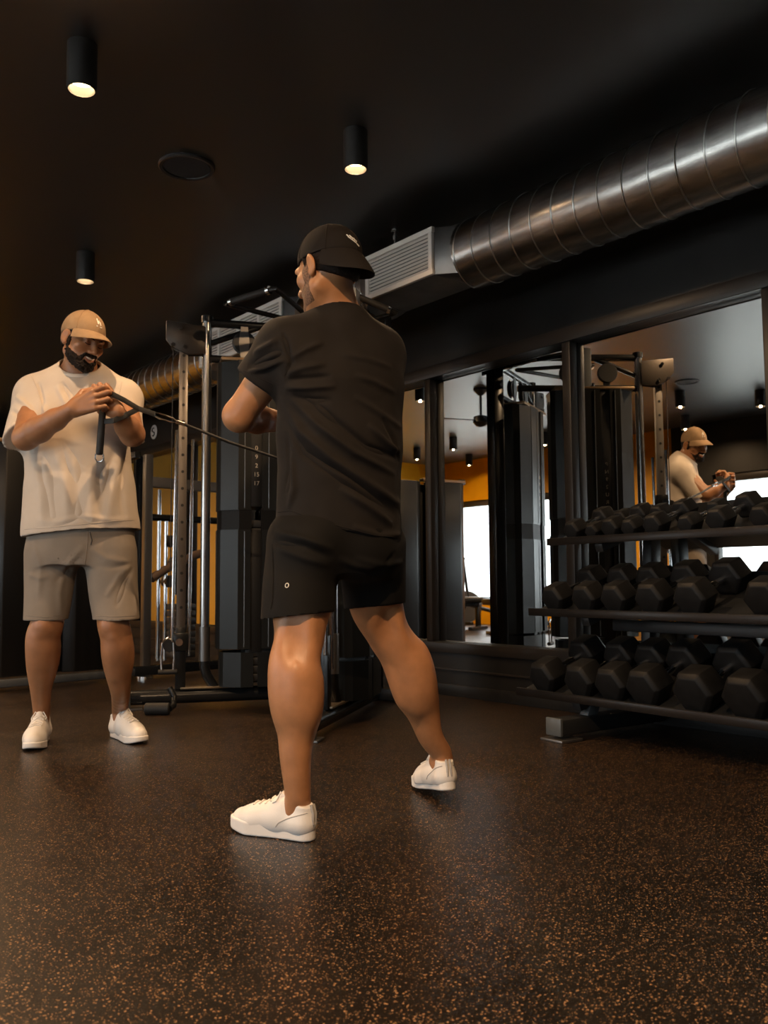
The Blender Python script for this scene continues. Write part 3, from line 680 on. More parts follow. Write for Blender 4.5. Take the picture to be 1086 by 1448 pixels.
# ------------------------------------------------------------------ implicit-surface modelling for bodies and clothes
V = Vector
class SDF:
    def __init__(s, lo, hi, vox):
        s.lo = np.array(lo, float); s.v = vox; s.n = np.ceil((np.array(hi, float) - s.lo) / vox).astype(int) + 1
        s.d = np.full(tuple(s.n), 1.0, np.float32)
        s.ax = [(s.lo[i] + np.arange(s.n[i]) * vox).astype(np.float32) for i in range(3)]
    def region(s, lo, hi):
        a = np.clip(np.floor((np.array(lo) - s.lo) / s.v).astype(int), 0, s.n); b = np.clip(np.ceil((np.array(hi) - s.lo) / s.v).astype(int) + 1, 0, s.n)
        if np.any(b <= a): return None, None
        sl = tuple(slice(int(a[i]), int(b[i])) for i in range(3))
        return sl, (s.ax[0][sl[0]][:, None, None], s.ax[1][sl[1]][None, :, None], s.ax[2][sl[2]][None, None, :])
    def put(s, fn, lo, hi, k=0, op='add', pad=.02, mask=None):
        sl, X = s.region(np.array(lo) - pad - k, np.array(hi) + pad + k)
        if sl is None: return
        v = fn(*X).astype(np.float32)
        if mask is not None: v = np.maximum(v, mask(*X))
        d = s.d[sl]
        if op == 'add':
            if k > 0:
                h = np.maximum(k - np.abs(d - v), 0) / k; s.d[sl] = np.minimum(d, v) - h * h * k * .25
            else: s.d[sl] = np.minimum(d, v)
        else:
            v = -v
            if k > 0:
                h = np.maximum(k - np.abs(d - v), 0) / k; s.d[sl] = np.maximum(d, v) + h * h * k * .25
            else: s.d[sl] = np.maximum(d, v)
    def cone(s, a, b, r1, r2, k=.02, flat=None, ratio=1, op='add', mask=None):
        a = np.array(a, float); b = np.array(b, float); ba = b - a; bb = max(float(ba @ ba), 1e-9)
        def fn(X, Y, Z):
            px, py, pz = X - a[0], Y - a[1], Z - a[2]
            t = np.clip((px * ba[0] + py * ba[1] + pz * ba[2]) / bb, 0, 1)
            qx, qy, qz = px - t * ba[0], py - t * ba[1], pz - t * ba[2]
            d2 = qx * qx + qy * qy + qz * qz
            if flat is not None:
                qn = qx * flat[0] + qy * flat[1] + qz * flat[2]; d2 = d2 + (ratio * ratio - 1) * qn * qn
            return np.sqrt(d2) - (r1 + (r2 - r1) * t)
        r = max(r1, r2); s.put(fn, np.minimum(a, b) - r, np.maximum(a, b) + r, k, op, mask=mask)
    def chain(s, pts, k=.02, flat=None, ratio=1, mask=None):
        for (a, r1), (b, r2) in zip(pts, pts[1:]): s.cone(a, b, r1, r2, k, flat, ratio, mask=mask)
    def limb(s, pts, k=.02, sub=5):
        """smooth limb: radii and joints run along a spline, so no rings show at the joints"""
        P = np.array([list(p) + [r] for p, r in pts]); out = []
        P = np.vstack([2 * P[0] - P[1], P, 2 * P[-1] - P[-2]])
        for i in range(1, len(P) - 2):
            for j in range(sub):
                t = j / sub; a, b, c, d = P[i - 1], P[i], P[i + 1], P[i + 2]
                out.append(.5 * ((2 * b) + (c - a) * t + (2 * a - 5 * b + 4 * c - d) * t * t + (3 * b - a - 3 * c + d) * t ** 3))
        out.append(P[-2])
        s.chain([(q[:3], q[3]) for q in out], 0.006)
    def ell(s, c, rad, M=None, k=.02, op='add', mask=None):
        c = np.array(c, float); rad = np.array(rad, float); A = np.array(M.to_3x3().transposed() if M is not None else Matrix.Identity(3))
        def fn(X, Y, Z):
            px, py, pz = X - c[0], Y - c[1], Z - c[2]
            u = [A[i][0] * px + A[i][1] * py + A[i][2] * pz for i in range(3)]
            k0 = np.sqrt(sum((u[i] / rad[i]) ** 2 for i in range(3))); k1 = np.sqrt(sum((u[i] / rad[i] ** 2) ** 2 for i in range(3)))
            return k0 * (k0 - 1) / np.maximum(k1, 1e-6)
        r = rad.max(); s.put(fn, c - r, c + r, k, op, mask=mask)
    def cut(s, p, n):
        """remove what lies on the +n side of the plane through p"""
        p = np.array(p, float); n = np.array(V(n).normalized())
        X, Y, Z = s.ax[0][:, None, None], s.ax[1][None, :, None], s.ax[2][None, None, :]
        s.d = np.maximum(s.d, ((X - p[0]) * n[0] + (Y - p[1]) * n[1] + (Z - p[2]) * n[2]).astype(np.float32))
    def shell(s, t): s.d = np.maximum(s.d, -(s.d + t))
    def mesh(s, smooth=2):
        d = s.d; ins = d < 0
        c = ins[:-1, :-1, :-1].astype(np.int8)
        offs = [(i, j, k) for i in (0, 1) for j in (0, 1) for k in (0, 1)]
        n0, n1, n2 = d.shape
        cnt = np.zeros((n0 - 1, n1 - 1, n2 - 1), np.int8)
        for (i, j, k) in offs: cnt += ins[i:n0 - 1 + i, j:n1 - 1 + j, k:n2 - 1 + k]
        cells = np.argwhere((cnt > 0) & (cnt < 8))
        idx = np.full(cnt.shape, -1, np.int32); idx[cells[:, 0], cells[:, 1], cells[:, 2]] = np.arange(len(cells))
        vals = {o: d[cells[:, 0] + o[0], cells[:, 1] + o[1], cells[:, 2] + o[2]] for o in offs}
        pos = np.zeros((len(cells), 3)); num = np.zeros(len(cells))
        for o in offs:
            for a in range(3):
                if o[a] == 0:
                    o2 = tuple(1 if q == a else o[q] for q in range(3)); va, vb = vals[o], vals[o2]
                    mk = (va < 0) != (vb < 0); den = np.where(mk, va - vb, 1); t = np.where(mk, va / den, 0)
                    e = np.tile(np.array(o, float), (len(cells), 1)); e[:, a] = t
                    pos[mk] += e[mk]; num[mk] += 1
        pos = (cells + pos / num[:, None]) * s.v + s.lo
        quads = []
        for a in range(3):
            A = [slice(None)] * 3; B = [slice(None)] * 3; A[a] = slice(0, -1); B[a] = slice(1, None)
            sa = ins[tuple(A)]; sb = ins[tuple(B)]; e = np.argwhere(sa != sb); inside_first = sa[e[:, 0], e[:, 1], e[:, 2]]
            b, c_ = (a + 1) % 3, (a + 2) % 3
            ok = (e[:, b] > 0) & (e[:, c_] > 0) & (e[:, b] < cnt.shape[b]) & (e[:, c_] < cnt.shape[c_]); e = e[ok]; inside_first = inside_first[ok]
            def g(db, dc):
                q = e.copy(); q[:, b] += db; q[:, c_] += dc; return idx[q[:, 0], q[:, 1], q[:, 2]]
            Q = np.stack([g(-1, -1), g(0, -1), g(0, 0), g(-1, 0)], 1)
            Q[~inside_first] = Q[~inside_first][:, ::-1]; quads.append(Q)
        Q = np.concatenate(quads); Q = Q[(Q >= 0).all(1)]
        E = np.concatenate([Q[:, [0, 1]], Q[:, [1, 2]], Q[:, [2, 3]], Q[:, [3, 0]]])
        deg = np.bincount(E[:, 0], minlength=len(pos)) + np.bincount(E[:, 1], minlength=len(pos))
        for it in range(smooth):
            for lam in (.5, -.52):
                acc = np.stack([np.bincount(E[:, 0], pos[E[:, 1], i], len(pos)) + np.bincount(E[:, 1], pos[E[:, 0], i], len(pos)) for i in range(3)], 1)
                pos = pos + lam * (acc / np.maximum(deg, 1)[:, None] - pos)
        return pos, Q
def mesh_obj(name, pos, Q, material, parent=None, mats=None, idx=None):
    me = bpy.data.meshes.new(name); me.vertices.add(len(pos)); me.vertices.foreach_set('co', np.asarray(pos, np.float32).ravel())
    k = Q.shape[1]; me.loops.add(len(Q) * k); me.loops.foreach_set('vertex_index', Q.astype(np.int32).ravel())
    me.polygons.add(len(Q)); me.polygons.foreach_set('loop_start', np.arange(len(Q), dtype=np.int32) * k); me.polygons.foreach_set('loop_total', np.full(len(Q), k, np.int32))
    me.polygons.foreach_set('use_smooth', np.ones(len(Q), bool)); me.update(calc_edges=True); me.validate()
    o = bpy.data.objects.new(name, me); COL.objects.link(o); me.materials.append(material)
    if parent: parent_to(o, parent)
    return o
def normals(pos, Q):
    a = pos[Q[:, 2]] - pos[Q[:, 0]]; b = pos[Q[:, 3]] - pos[Q[:, 1]]; n = np.cross(a, b); N = np.zeros_like(pos)
    for i in range(4):
        for k in range(3): N[:, k] += np.bincount(Q[:, i], n[:, k], len(pos))
    return N / np.maximum(np.linalg.norm(N, axis=1), 1e-12)[:, None]
def keep_big(pos, Q):
    """drop loose crumbs: keep the connected pieces with at least 3% of the vertices"""
    lab = np.arange(len(pos))
    E = np.concatenate([Q[:, [0, 1]], Q[:, [1, 2]], Q[:, [2, 3]]])
    while True:
        new = lab.copy(); np.minimum.at(new, E[:, 0], lab[E[:, 1]]); np.minimum.at(new, E[:, 1], lab[E[:, 0]]); new = new[new]
        if (new == lab).all(): break
        lab = new
    cnt = np.bincount(lab, minlength=len(pos)); good = cnt[lab] > len(pos) * .03
    remap = np.cumsum(good) - 1; Qk = Q[good[Q].all(1)]
    return pos[good], remap[Qk]
def fold(pos, N, pts, w_, amp, lift=True):
    """press a crease or ridge along a 3-D polyline lying near the cloth"""
    P3 = np.array([tuple(p) for p in pts]); best = np.full(len(pos), 9.0); par = np.zeros(len(pos)); L = 0; tot = sum(np.linalg.norm(P3[i + 1] - P3[i]) for i in range(len(P3) - 1))
    lo = P3.min(0) - 3 * w_; hi = P3.max(0) + 3 * w_; m = np.all((pos > lo) & (pos < hi), axis=1); ii = np.where(m)[0]
    if len(ii) == 0: return
    p = pos[ii]; bd = np.full(len(ii), 9.0); bt = np.zeros(len(ii))
    for i in range(len(P3) - 1):
        a = P3[i]; ba = P3[i + 1] - a; l = np.linalg.norm(ba); t = np.clip(((p - a) @ ba) / (l * l), 0, 1); q = np.linalg.norm(p - a - t[:, None] * ba, axis=1)
        u = q < bd; bd[u] = q[u]; bt[u] = (L + t[u] * l) / tot; L += l
    tp = np.clip(np.minimum(bt, 1 - bt) * 4, 0, 1) ** .7
    x = bd / w_; prof = np.exp(-x * x)
    pos[ii] += N[ii] * (amp * prof * tp)[:, None]
def drape(pos, N, bvh, spec, f, w_=.014, amp=.006):
    for s in spec:
        pts = s[0]; ww_ = s[1] if len(s) > 1 else w_; aa = s[2] if len(s) > 2 else amp
        P3 = []
        dense = []
        for (a, b) in zip(pts, pts[1:]):
            for k in range(4): dense.append((a[0] + (b[0] - a[0]) * k / 4, a[1] + (b[1] - a[1]) * k / 4))
        dense.append(pts[-1])
        for (px, py) in dense:
            q = at(px, py, f); h = bvh.ray_cast(CAM, (q - CAM).normalized())
            if h[0] is not None: P3.append(h[0])
        if len(P3) > 1: fold(pos, N, P3, ww_, aa)
def ripple(pos, N, scale, amp, seed=0, stretch=(1, 1, 1)):
    v = np.array([noise.noise(V((p[0] * scale * stretch[0] + seed, p[1] * scale * stretch[1], p[2] * scale * stretch[2]))) for p in pos]); pos += N * (v * amp)[:, None]
def bvh_of(pos, Q): return BVHTree.FromPolygons([tuple(p) for p in pos], [tuple(int(i) for i in q) for q in Q])

# ------------------------------------------------------------------ anatomy
def add_head(S, M, grin=False):
    """M: 4x4 head frame, x to his left, y out of the face, z up, origin between the ears at eye height"""
    T = lambda x, y, z: M @ V((x, y, z)); A = M.to_3x3()
    S.ell(T(0, -.016, .036), (.077, .098, .086), A, .02)
    S.ell(T(0, .022, -.030), (.064, .070, .082), A, .03)
    for s in (-1, 1):
        S.cone(T(s * .054, .002, -.062), T(s * .022, .066, -.100), .020, .017, .03)
        S.ell(T(s * .043, .056, -.022), (.024, .022, .020), A, .02)
    S.ell(T(0, .074, -.104), (.024, .019, .018), A, .02)
    S.cone(T(-.034, .083, .019), T(.034, .083, .019), .013, .013, .015)
    for s in (-1, 1): S.ell(T(s * .031, .099, .000), (.018, .014, .012), A, .012, 'sub')
    for s in (-1, 1): S.ell(T(s * .031, .076, -.001), (.0145, .0145, .0125), A, .004)
    S.cone(T(0, .088, .010), T(0, .112, -.030), .008, .012, .014)
    S.ell(T(0, .113, -.034), (.012, .011, .0095), A, .008)
    for s in (-1, 1): S.ell(T(s * .0145, .101, -.037), (.0085, .011, .008), A, .006)
    up = .006 if grin else 0
    for s in (-1, 1):
        S.cone(T(0, .0945, -.060), T(s * .026, .081, -.059 + up), .0075, .005, .006)
        S.cone(T(0, .0925, -.074), T(s * .025, .080, -.066 + up), .0085, .005, .006)
    if grin:
        S.cone(T(0, .104, -.0665), T(.024, .088, -.061 + up), .0050, .003, .003, op='sub'); S.cone(T(0, .104, -.0665), T(-.024, .088, -.061 + up), .0050, .003, .003, op='sub')
    for s in (-1, 1):                                   # ears
        B = A @ Matrix.Rotation(R(-14), 3, 'X') @ Matrix.Rotation(s * R(22), 3, 'Z')
        S.ell(T(s * .081, -.012, -.004), (.0085, .019, .032), B, .006)
        S.ell(T(s * .078, -.006, -.030), (.008, .010, .012), B, .008)
        S.ell(T(s * .0905, -.008, -.003), (.006, .0105, .019), B, .005, 'sub')
def add_hand(S, wrist, fdir, palm, thumb, curl=(1.1, 1.5, .9), tcurl=.7, sc_=1.0, spread=.0):
    """five fingers: fdir towards the knuckles, palm out of the palm (fingers close that way), thumb side direction"""
    f = V(fdir).normalized(); p = V(palm); p = (p - f * p.dot(f)).normalized(); t = V(thumb); t = (t - f * t.dot(f) - p * t.dot(p)).normalized()
    w0 = V(wrist); k = .008 * sc_
    off = [.031, .0105, -.0105, -.030]; kl = [.088, .092, .087, .079]; ln = [(.043, .026, .021), (.048, .030, .022), (.045, .028, .022), (.035, .021, .019)]; rd = [.0098, .0100, .0096, .0086]
    for i in range(4):
        kn = w0 + f * kl[i] * sc_ + t * off[i] * sc_
        S.cone(w0 + t * off[i] * .55 * sc_ + f * .01, kn, .0165 * sc_, .0115 * sc_, .012)
        d = f.copy(); q = kn; ang = 0
        for j in range(3):
            ang += curl[j] * (1 + .05 * (i - 1)); dv = (f * math.cos(ang) + p * math.sin(ang) + t * spread * (1.5 - i)).normalized()
            e = q + dv * ln[i][j] * sc_; r1 = rd[i] * (1.04 - .08 * j) * sc_; S.cone(q, e, r1, r1 * .92, .0035); q = e
    b = w0 + f * .022 * sc_ + t * .026 * sc_ + p * .010
    m1 = b + (f * .55 + t * .62 + p * .45).normalized() * .042 * sc_
    S.cone(b, m1, .0165 * sc_, .0125 * sc_, .014)
    m2 = m1 + (f * .72 + t * .15 + p * tcurl).normalized() * .033 * sc_; S.cone(m1, m2, .0115 * sc_, .0102 * sc_, .005)
    m3 = m2 + (f * .75 - t * .22 + p * tcurl * 1.2).normalized() * .026 * sc_; S.cone(m2, m3, .0102 * sc_, .0085 * sc_, .004)

def head_frame(c, fdir, pitch=0, roll=0):
    y = V(fdir); y.z = 0; y.normalize(); x = y.cross(UP).normalized() * -1
    x = UP.cross(y).normalized()          # his left
    A = Matrix((x, y, UP)).transposed() @ Matrix.Rotation(-R(pitch), 3, 'X') @ Matrix.Rotation(R(roll), 3, 'Y')
    M = A.to_4x4(); M.translation = V(c); return M

def make_cap(M, material, parent, back=False, logo=None, brim_len=.072, droop=.020, slope=.1, tilt=0):
    """baseball cap in the head frame M; back=True turns the brim to the nape"""
    C = M @ Matrix.Translation((0, 0, .036)) @ Matrix.Rotation(R(tilt), 4, 'X') @ Matrix.Translation((0, 0, -.036)) @ (Matrix.Rotation(PI, 4, 'Z') if back else Matrix.Identity(4))
    oy = .016 if back else -.016
    S = SDF((-.115, -.135, .0), (.115, .135, .15), .003)
    S.ell((0, oy, .036), (.0845, .1065, .0985), None, 0); S.shell(.006)
    S.cut((0, 0, .024), (0, .10, -1))
    pos, Q = S.mesh(2); pos, Q = keep_big(pos, Q)
    pos = np.array([tuple(C @ V(p)) for p in pos]); o = mesh_obj('cap', pos, Q, material, parent)
    # brim
    n, mrad = 40, 8; top = []; bot = []
    mb = MB(); rows_ = []
    for j in range(mrad + 1):
        v = j / mrad; row = []
        for i in range(n + 1):
            a = R(-68 + 136 * i / n); ex_, ey = .083 * math.sin(a), .105 * math.cos(a)
            ext = brim_len * max(0, 1 - abs(a / R(69)) ** 2.2)
            px_ = ex_ * (1 + .10 * v); py_ = oy + ey + ext * v * math.cos(slope)
            z = .034 - .010 * v - droop * v * v - 2.6 * (px_ ** 2) * (.25 + .75 * v) + .004 - ext * v * math.sin(slope)
            row.append(V((px_, py_, z)))
        rows_.append(row)
    T_ = .0035
    A = [[mb.bm.verts.new(C @ p) for p in r] for r in rows_]; B = [[mb.bm.verts.new(C @ (p - V((0, 0, T_)))) for p in r] for r in rows_]
    for j in range(mrad):
        for i in range(n):
            mb.bm.faces.new((A[j][i], A[j][i + 1], A[j + 1][i + 1], A[j + 1][i])); mb.bm.faces.new((B[j][i], B[j + 1][i], B[j + 1][i + 1], B[j][i + 1]))
    for i in range(n):
        mb.bm.faces.new((A[mrad][i], A[mrad][i + 1], B[mrad][i + 1], B[mrad][i])); mb.bm.faces.new((A[0][i + 1], A[0][i], B[0][i], B[0][i + 1]))
    for j in range(mrad):
        mb.bm.faces.new((A[j][0], A[j + 1][0], B[j + 1][0], B[j][0])); mb.bm.faces.new((A[j + 1][n], A[j][n], B[j][n], B[j + 1][n]))
    mb.build('brim', material, o, 60)
    sm = MB(); E_ = lambda a, e: C @ V((.0850 * math.cos(e) * math.sin(a), oy + .107 * math.cos(e) * math.cos(a), .036 + .099 * math.sin(e)))
    for k in range(6):
        a = R(60 * k); sm.tube([E_(a, R(-4 + 94 * i / 14)) for i in range(15)], .0013, 6)
    sm.build('cap_seam', material, o)
    MB().lathe([(.009, 0), (.008, .004), (.004, .006), (.001, .0065)], C @ V((0, oy, .1335)), C.to_3x3() @ V((0, 0, 1)), 16).build('button', material, o)
    if logo:
        lm, strokes, rad = logo
        lg = MB()
        for st in strokes: lg.tube([E_(R(a), R(e)) for a, e in st], rad, 6)
        lg.build('embroidered_logo', lm, o)
    return o

def make_shoe(toe, heel, lift, parent, side, material, sole_mat, sole_h=.028, name='shoe', runner=False):
    """toe and heel: floor points of the sole's two ends; lift: heel height"""
    toe = V(toe); heel = V(heel); heel.z = lift
    x = (toe - heel); L = x.length; x.normalize(); y = UP.cross(x).normalized(); z = x.cross(y)
    M = Matrix((x, y, z)).transposed().to_4x4(); M.translation = heel; q = L / .29
    W = lambda p: M @ (V(p) * q)
    S = SDF((-.01, -.07, -.005), (.31, .07, .15), .0028)
    def outline(X, Y, grow):
        d = None
        for (a, ra, b, rb) in (((.034, 0), .033, (.11, .004 * side), .032), ((.11, .004 * side), .032, (.205, .006 * side), .045), ((.205, .006 * side), .045, (.247, .000), .040)):
            ba = np.array(b) - np.array(a); t = np.clip(((X - a[0]) * ba[0] + (Y - a[1]) * ba[1]) / (ba @ ba), 0, 1)
            v = np.sqrt((X - a[0] - t * ba[0]) ** 2 + (Y - a[1] - t * ba[1]) ** 2) - (ra + (rb - ra) * t) - grow
            d = v if d is None else np.minimum(d, v)
        return d
    X, Y, Z = S.ax[0][:, None, None], S.ax[1][None, :, None], S.ax[2][None, None, :]
    hh = sole_h + (.010 if runner else 0) * np.clip(1 - X / .2, 0, 1)
    toe_up = .016 * np.clip((X - .2) / .09, 0, 1) ** 2
    zz = np.maximum(-(Z - toe_up) + .001, Z - hh - toe_up * .4)
    dx = np.maximum(outline(X, Y, -.004), -1)
    a_ = np.maximum(dx + .004, 0); b_ = np.maximum(zz + .004, 0)
    S.d = (np.sqrt(a_ ** 2 + b_ ** 2) + np.minimum(np.maximum(dx + .004, zz + .004), 0) - .004).astype(np.float32)
    pos, Q = S.mesh(2); so = (pos, Q)
    U = SDF((-.01, -.07, .0), (.31, .07, .17), .0028)
    U.chain([((.040, 0, .040), .035), ((.120, 0, .042), .036), ((.200, 0, .036), .041), ((.245, 0, .032), .033)], .02)
    U.cone((.042, 0, .05), (.040, 0, .088), .034, .031, .02)
    U.cone((.10, 0, .075), (.165, 0, .058), .030, .028, .03)
    U.cone((.098, 0, .092), (.118, 0, .088), .022, .020, .02)
    U.cut((0, 0, .018), (0, 0, -1)); U.cut((.04, 0, .098), (-.28, 0, 1))
    U.cone((.058, 0, .085), (.060, 0, .14), .0275, .032, .006, op='sub')
    p2, Q2 = U.mesh(2); p2, Q2 = keep_big(p2, Q2)
    sh = mesh_obj(name, np.array([tuple(W(p)) for p in p2]), Q2, material, parent)
    mesh_obj('sole', np.array([tuple(W(p)) for p in so[0]]), so[1], sole_mat, sh)
    lc = MB(); bv = bvh_of(p2, Q2)
    def top(px_, py_):
        h = bv.ray_cast(V((px_, py_, .16)), V((0, 0, -1))); return (h[0] if h[0] else V((px_, py_, .08))) + V((0, 0, .002))
    for i in range(5):
        xx = .118 + i * .020; lc.tube([W(top(xx + (.004 if t_ < 0 else -.004), t_ * .021)) for t_ in (-1, -.5, 0, .5, 1)], .0026 * q, 8)
    for sg in (-1, 1): lc.tube([W(top(.112, sg * .004)), W(top(.105, sg * .015) + V((0, 0, .012))), W(top(.112, sg * .028) + V((0, 0, .006))), W(top(.125, sg * .026))], .0022 * q, 8)
    lc.build('laces', sole_mat, sh)
    tg = MB(); rr_ = []
    tg.tube([W((.118, 0, .092)), W((.104, 0, .104)), W((.094, 0, .118))], [.018 * q, .019 * q, .014 * q], 12); tg.build('tongue', material, sh)
    if runner:
        hl = MB(); hl.tube([W((.004, -.006, .045)), W((.003, -.006, .075)), W((.010, -.006, .098))], .004 * q, 8).tube([W((.004, .006, .045)), W((.003, .006, .075)), W((.010, .006, .098))], .004 * q, 8)
        hl.build('heel_tab', mat('shoe_grey', (.42, .40, .38), .6), sh)
        sw = MB()
        for sg in (-1, 1):
            pts = []
            for i in range(12):
                t_ = i / 11; xx = .105 - .10 * t_; zz_ = .036 + .045 * t_ ** .6
                h = bv.ray_cast(V((xx, sg * .12, zz_)), V((0, -sg, 0)))
                if h[0]: pts.append(W(h[0]))
            if len(pts) > 2: sw.tube(pts, .0016 * q, 6)
        sw.build('side_seam', mat('shoe_grey', (.42, .40, .38), .6), sh)
    return sh
# ------------------------------------------------------------------ people
def skin_material(name, col, hair=0):
    M = mat(name, col, .42, noise_amt=.10, noise_scale=18, bump=.22, bump_scale=380, sss=.05)
    return M
M_SKIN1 = skin_material('warm_skin', (.42, .195, .088))
M_SKIN2 = skin_material('tan_skin', (.32, .15, .072))
M_HAIR = mat('dark_hair', (.012, .008, .006), .7, spec=.15, bump=.9, bump_scale=260, noise_amt=.5, noise_scale=160)
M_STUBBLE = mat('stubble', (.17, .085, .045), .6, bump=.7, bump_scale=420, noise_amt=.75, noise_scale=330)
M_BLACKTEE = mat('washed_black_cotton', (.0105, .0086, .0076), .8, spec=.2, bump=.25, bump_scale=900, noise_amt=.12, noise_scale=14, sheen=.03)
M_BLACKSHORT = mat('black_sport_cloth', (.0048, .0045, .0043), .75, spec=.15, bump=.2, bump_scale=900, sheen=.01)
M_BLACKCAP = mat('black_cap_cloth', (.012, .0095, .008), .85, spec=.2, bump=.3, bump_scale=1200)
M_CREAM = mat('cream_cotton', (.54, .47, .40), .88, bump=.3, bump_scale=700, noise_amt=.04, noise_scale=9)
M_WHITE_RIB = mat('cream_rib', (.76, .70, .62), .85, bump=.4, bump_scale=500)
M_KHAKI = mat('grey_olive_cloth', (.215, .18, .145), .8, bump=.2, bump_scale=800, noise_amt=.06, noise_scale=10)
M_TANCAP = mat('tan_cap_cloth', (.27, .175, .095), .85, bump=.3, bump_scale=900, noise_amt=.1, noise_scale=25)
M_SHOE = mat('white_leather', (.80, .77, .73), .42, bump=.1, bump_scale=300)
M_SOLE = mat('white_rubber', (.82, .79, .75), .5)
M_THREAD = mat('white_thread', (.75, .72, .66), .6)
M_LIP = mat('lip', (.30, .11, .075), .4)
M_TEETH = mat('teeth', (.85, .80, .72), .3)

def bounds(pts, pad):
    a = np.array([tuple(p) for p in pts]); return a.min(0) - pad, a.max(0) + pad
def plane(p, n):
    p = np.array(tuple(p)); n = np.array(tuple(V(n).normalized()))
    return lambda X, Y, Z: (X - p[0]) * n[0] + (Y - p[1]) * n[1] + (Z - p[2]) * n[2]
def beard_mesh(M, material, parent, g=.004, full=True, smile=.006):
    S = SDF((-.1, -.05, -.16), (.1, .14, .03), .0026)
    S.ell((0, .022, -.030), (.064 + g, .070 + g, .082 + g), None, .03)
    for s in (-1, 1):
        S.cone((s * .054, .002, -.062), (s * .022, .066, -.100), .020 + g, .017 + g, .03)
    S.ell((0, .074, -.104), (.024 + g, .019 + g, .018 + g), None, .02)
    S.cut((0, .0, -.034 if full else .004), (0, .50 if full else .45, 1)); S.cut((0, .004, 0), (0, -1, -.12)); S.cut((0, .05, -.128), (0, -.55, -1))
    S.ell((0, .105, -.062), (.036, .05, .020), None, .008, 'sub')
    for s in (-1, 1):
        S.ell((s * .068, .010 if full else .016, -.018), (.008 + g, .011 if full else .022, .034), None, .004)
        S.cone((0, .0985, -.0535), (s * .024, .085, -.055 + smile * .6), .0055 + g * .4, .0048 + g * .3, .004)
        S.cone((s * .024, .085, -.055 + smile * .6), (s * .034, .066, -.078), .0055 + g * .4, .007 + g * .3, .006)
    if full: S.cone((-.010, .092, -.086), (.010, .092, -.086), .0055, .0055, .004)
    rg = np.random.default_rng(3).standard_normal(S.d.shape).astype(np.float32)
    for a_ in range(3): rg = (rg + np.roll(rg, 1, a_) + np.roll(rg, -1, a_)) / 3
    if full: S.d += rg * .0075
    pos, Q = S.mesh(1); N = normals(pos, Q)
    return mesh_obj('beard', np.array([tuple(M @ V(p)) for p in pos]), Q, material, parent)
def hair_mesh(M, parent, back_low=-.055):
    S = SDF((-.11, -.14, -.10), (.11, .12, .10), .003)
    S.ell((0, -.016, .036), (.0795, .1005, .089), None, .01); S.ell((0, -.040, -.02), (.064, .068, .052), None, .03)
    S.cut((0, 0, .045), (0, 0, 1)); S.cut((0, .016, 0), (0, 1, .12)); S.cut((0, -.08, back_low), (0, .55, -1))
    for s in (-1, 1):
        S.ell((s * .083, -.002, -.012), (.02, .021, .034), None, .004, 'sub')
        S.cone((s * .074, .022, .03), (s * .072, .016, -.010), .006, .0035, .004)
    pos, Q = S.mesh(2); N = normals(pos, Q); ripple(pos, N, 220, .0014)
    return mesh_obj('hair', np.array([tuple(M @ V(p)) for p in pos]), Q, M_HAIR, parent)

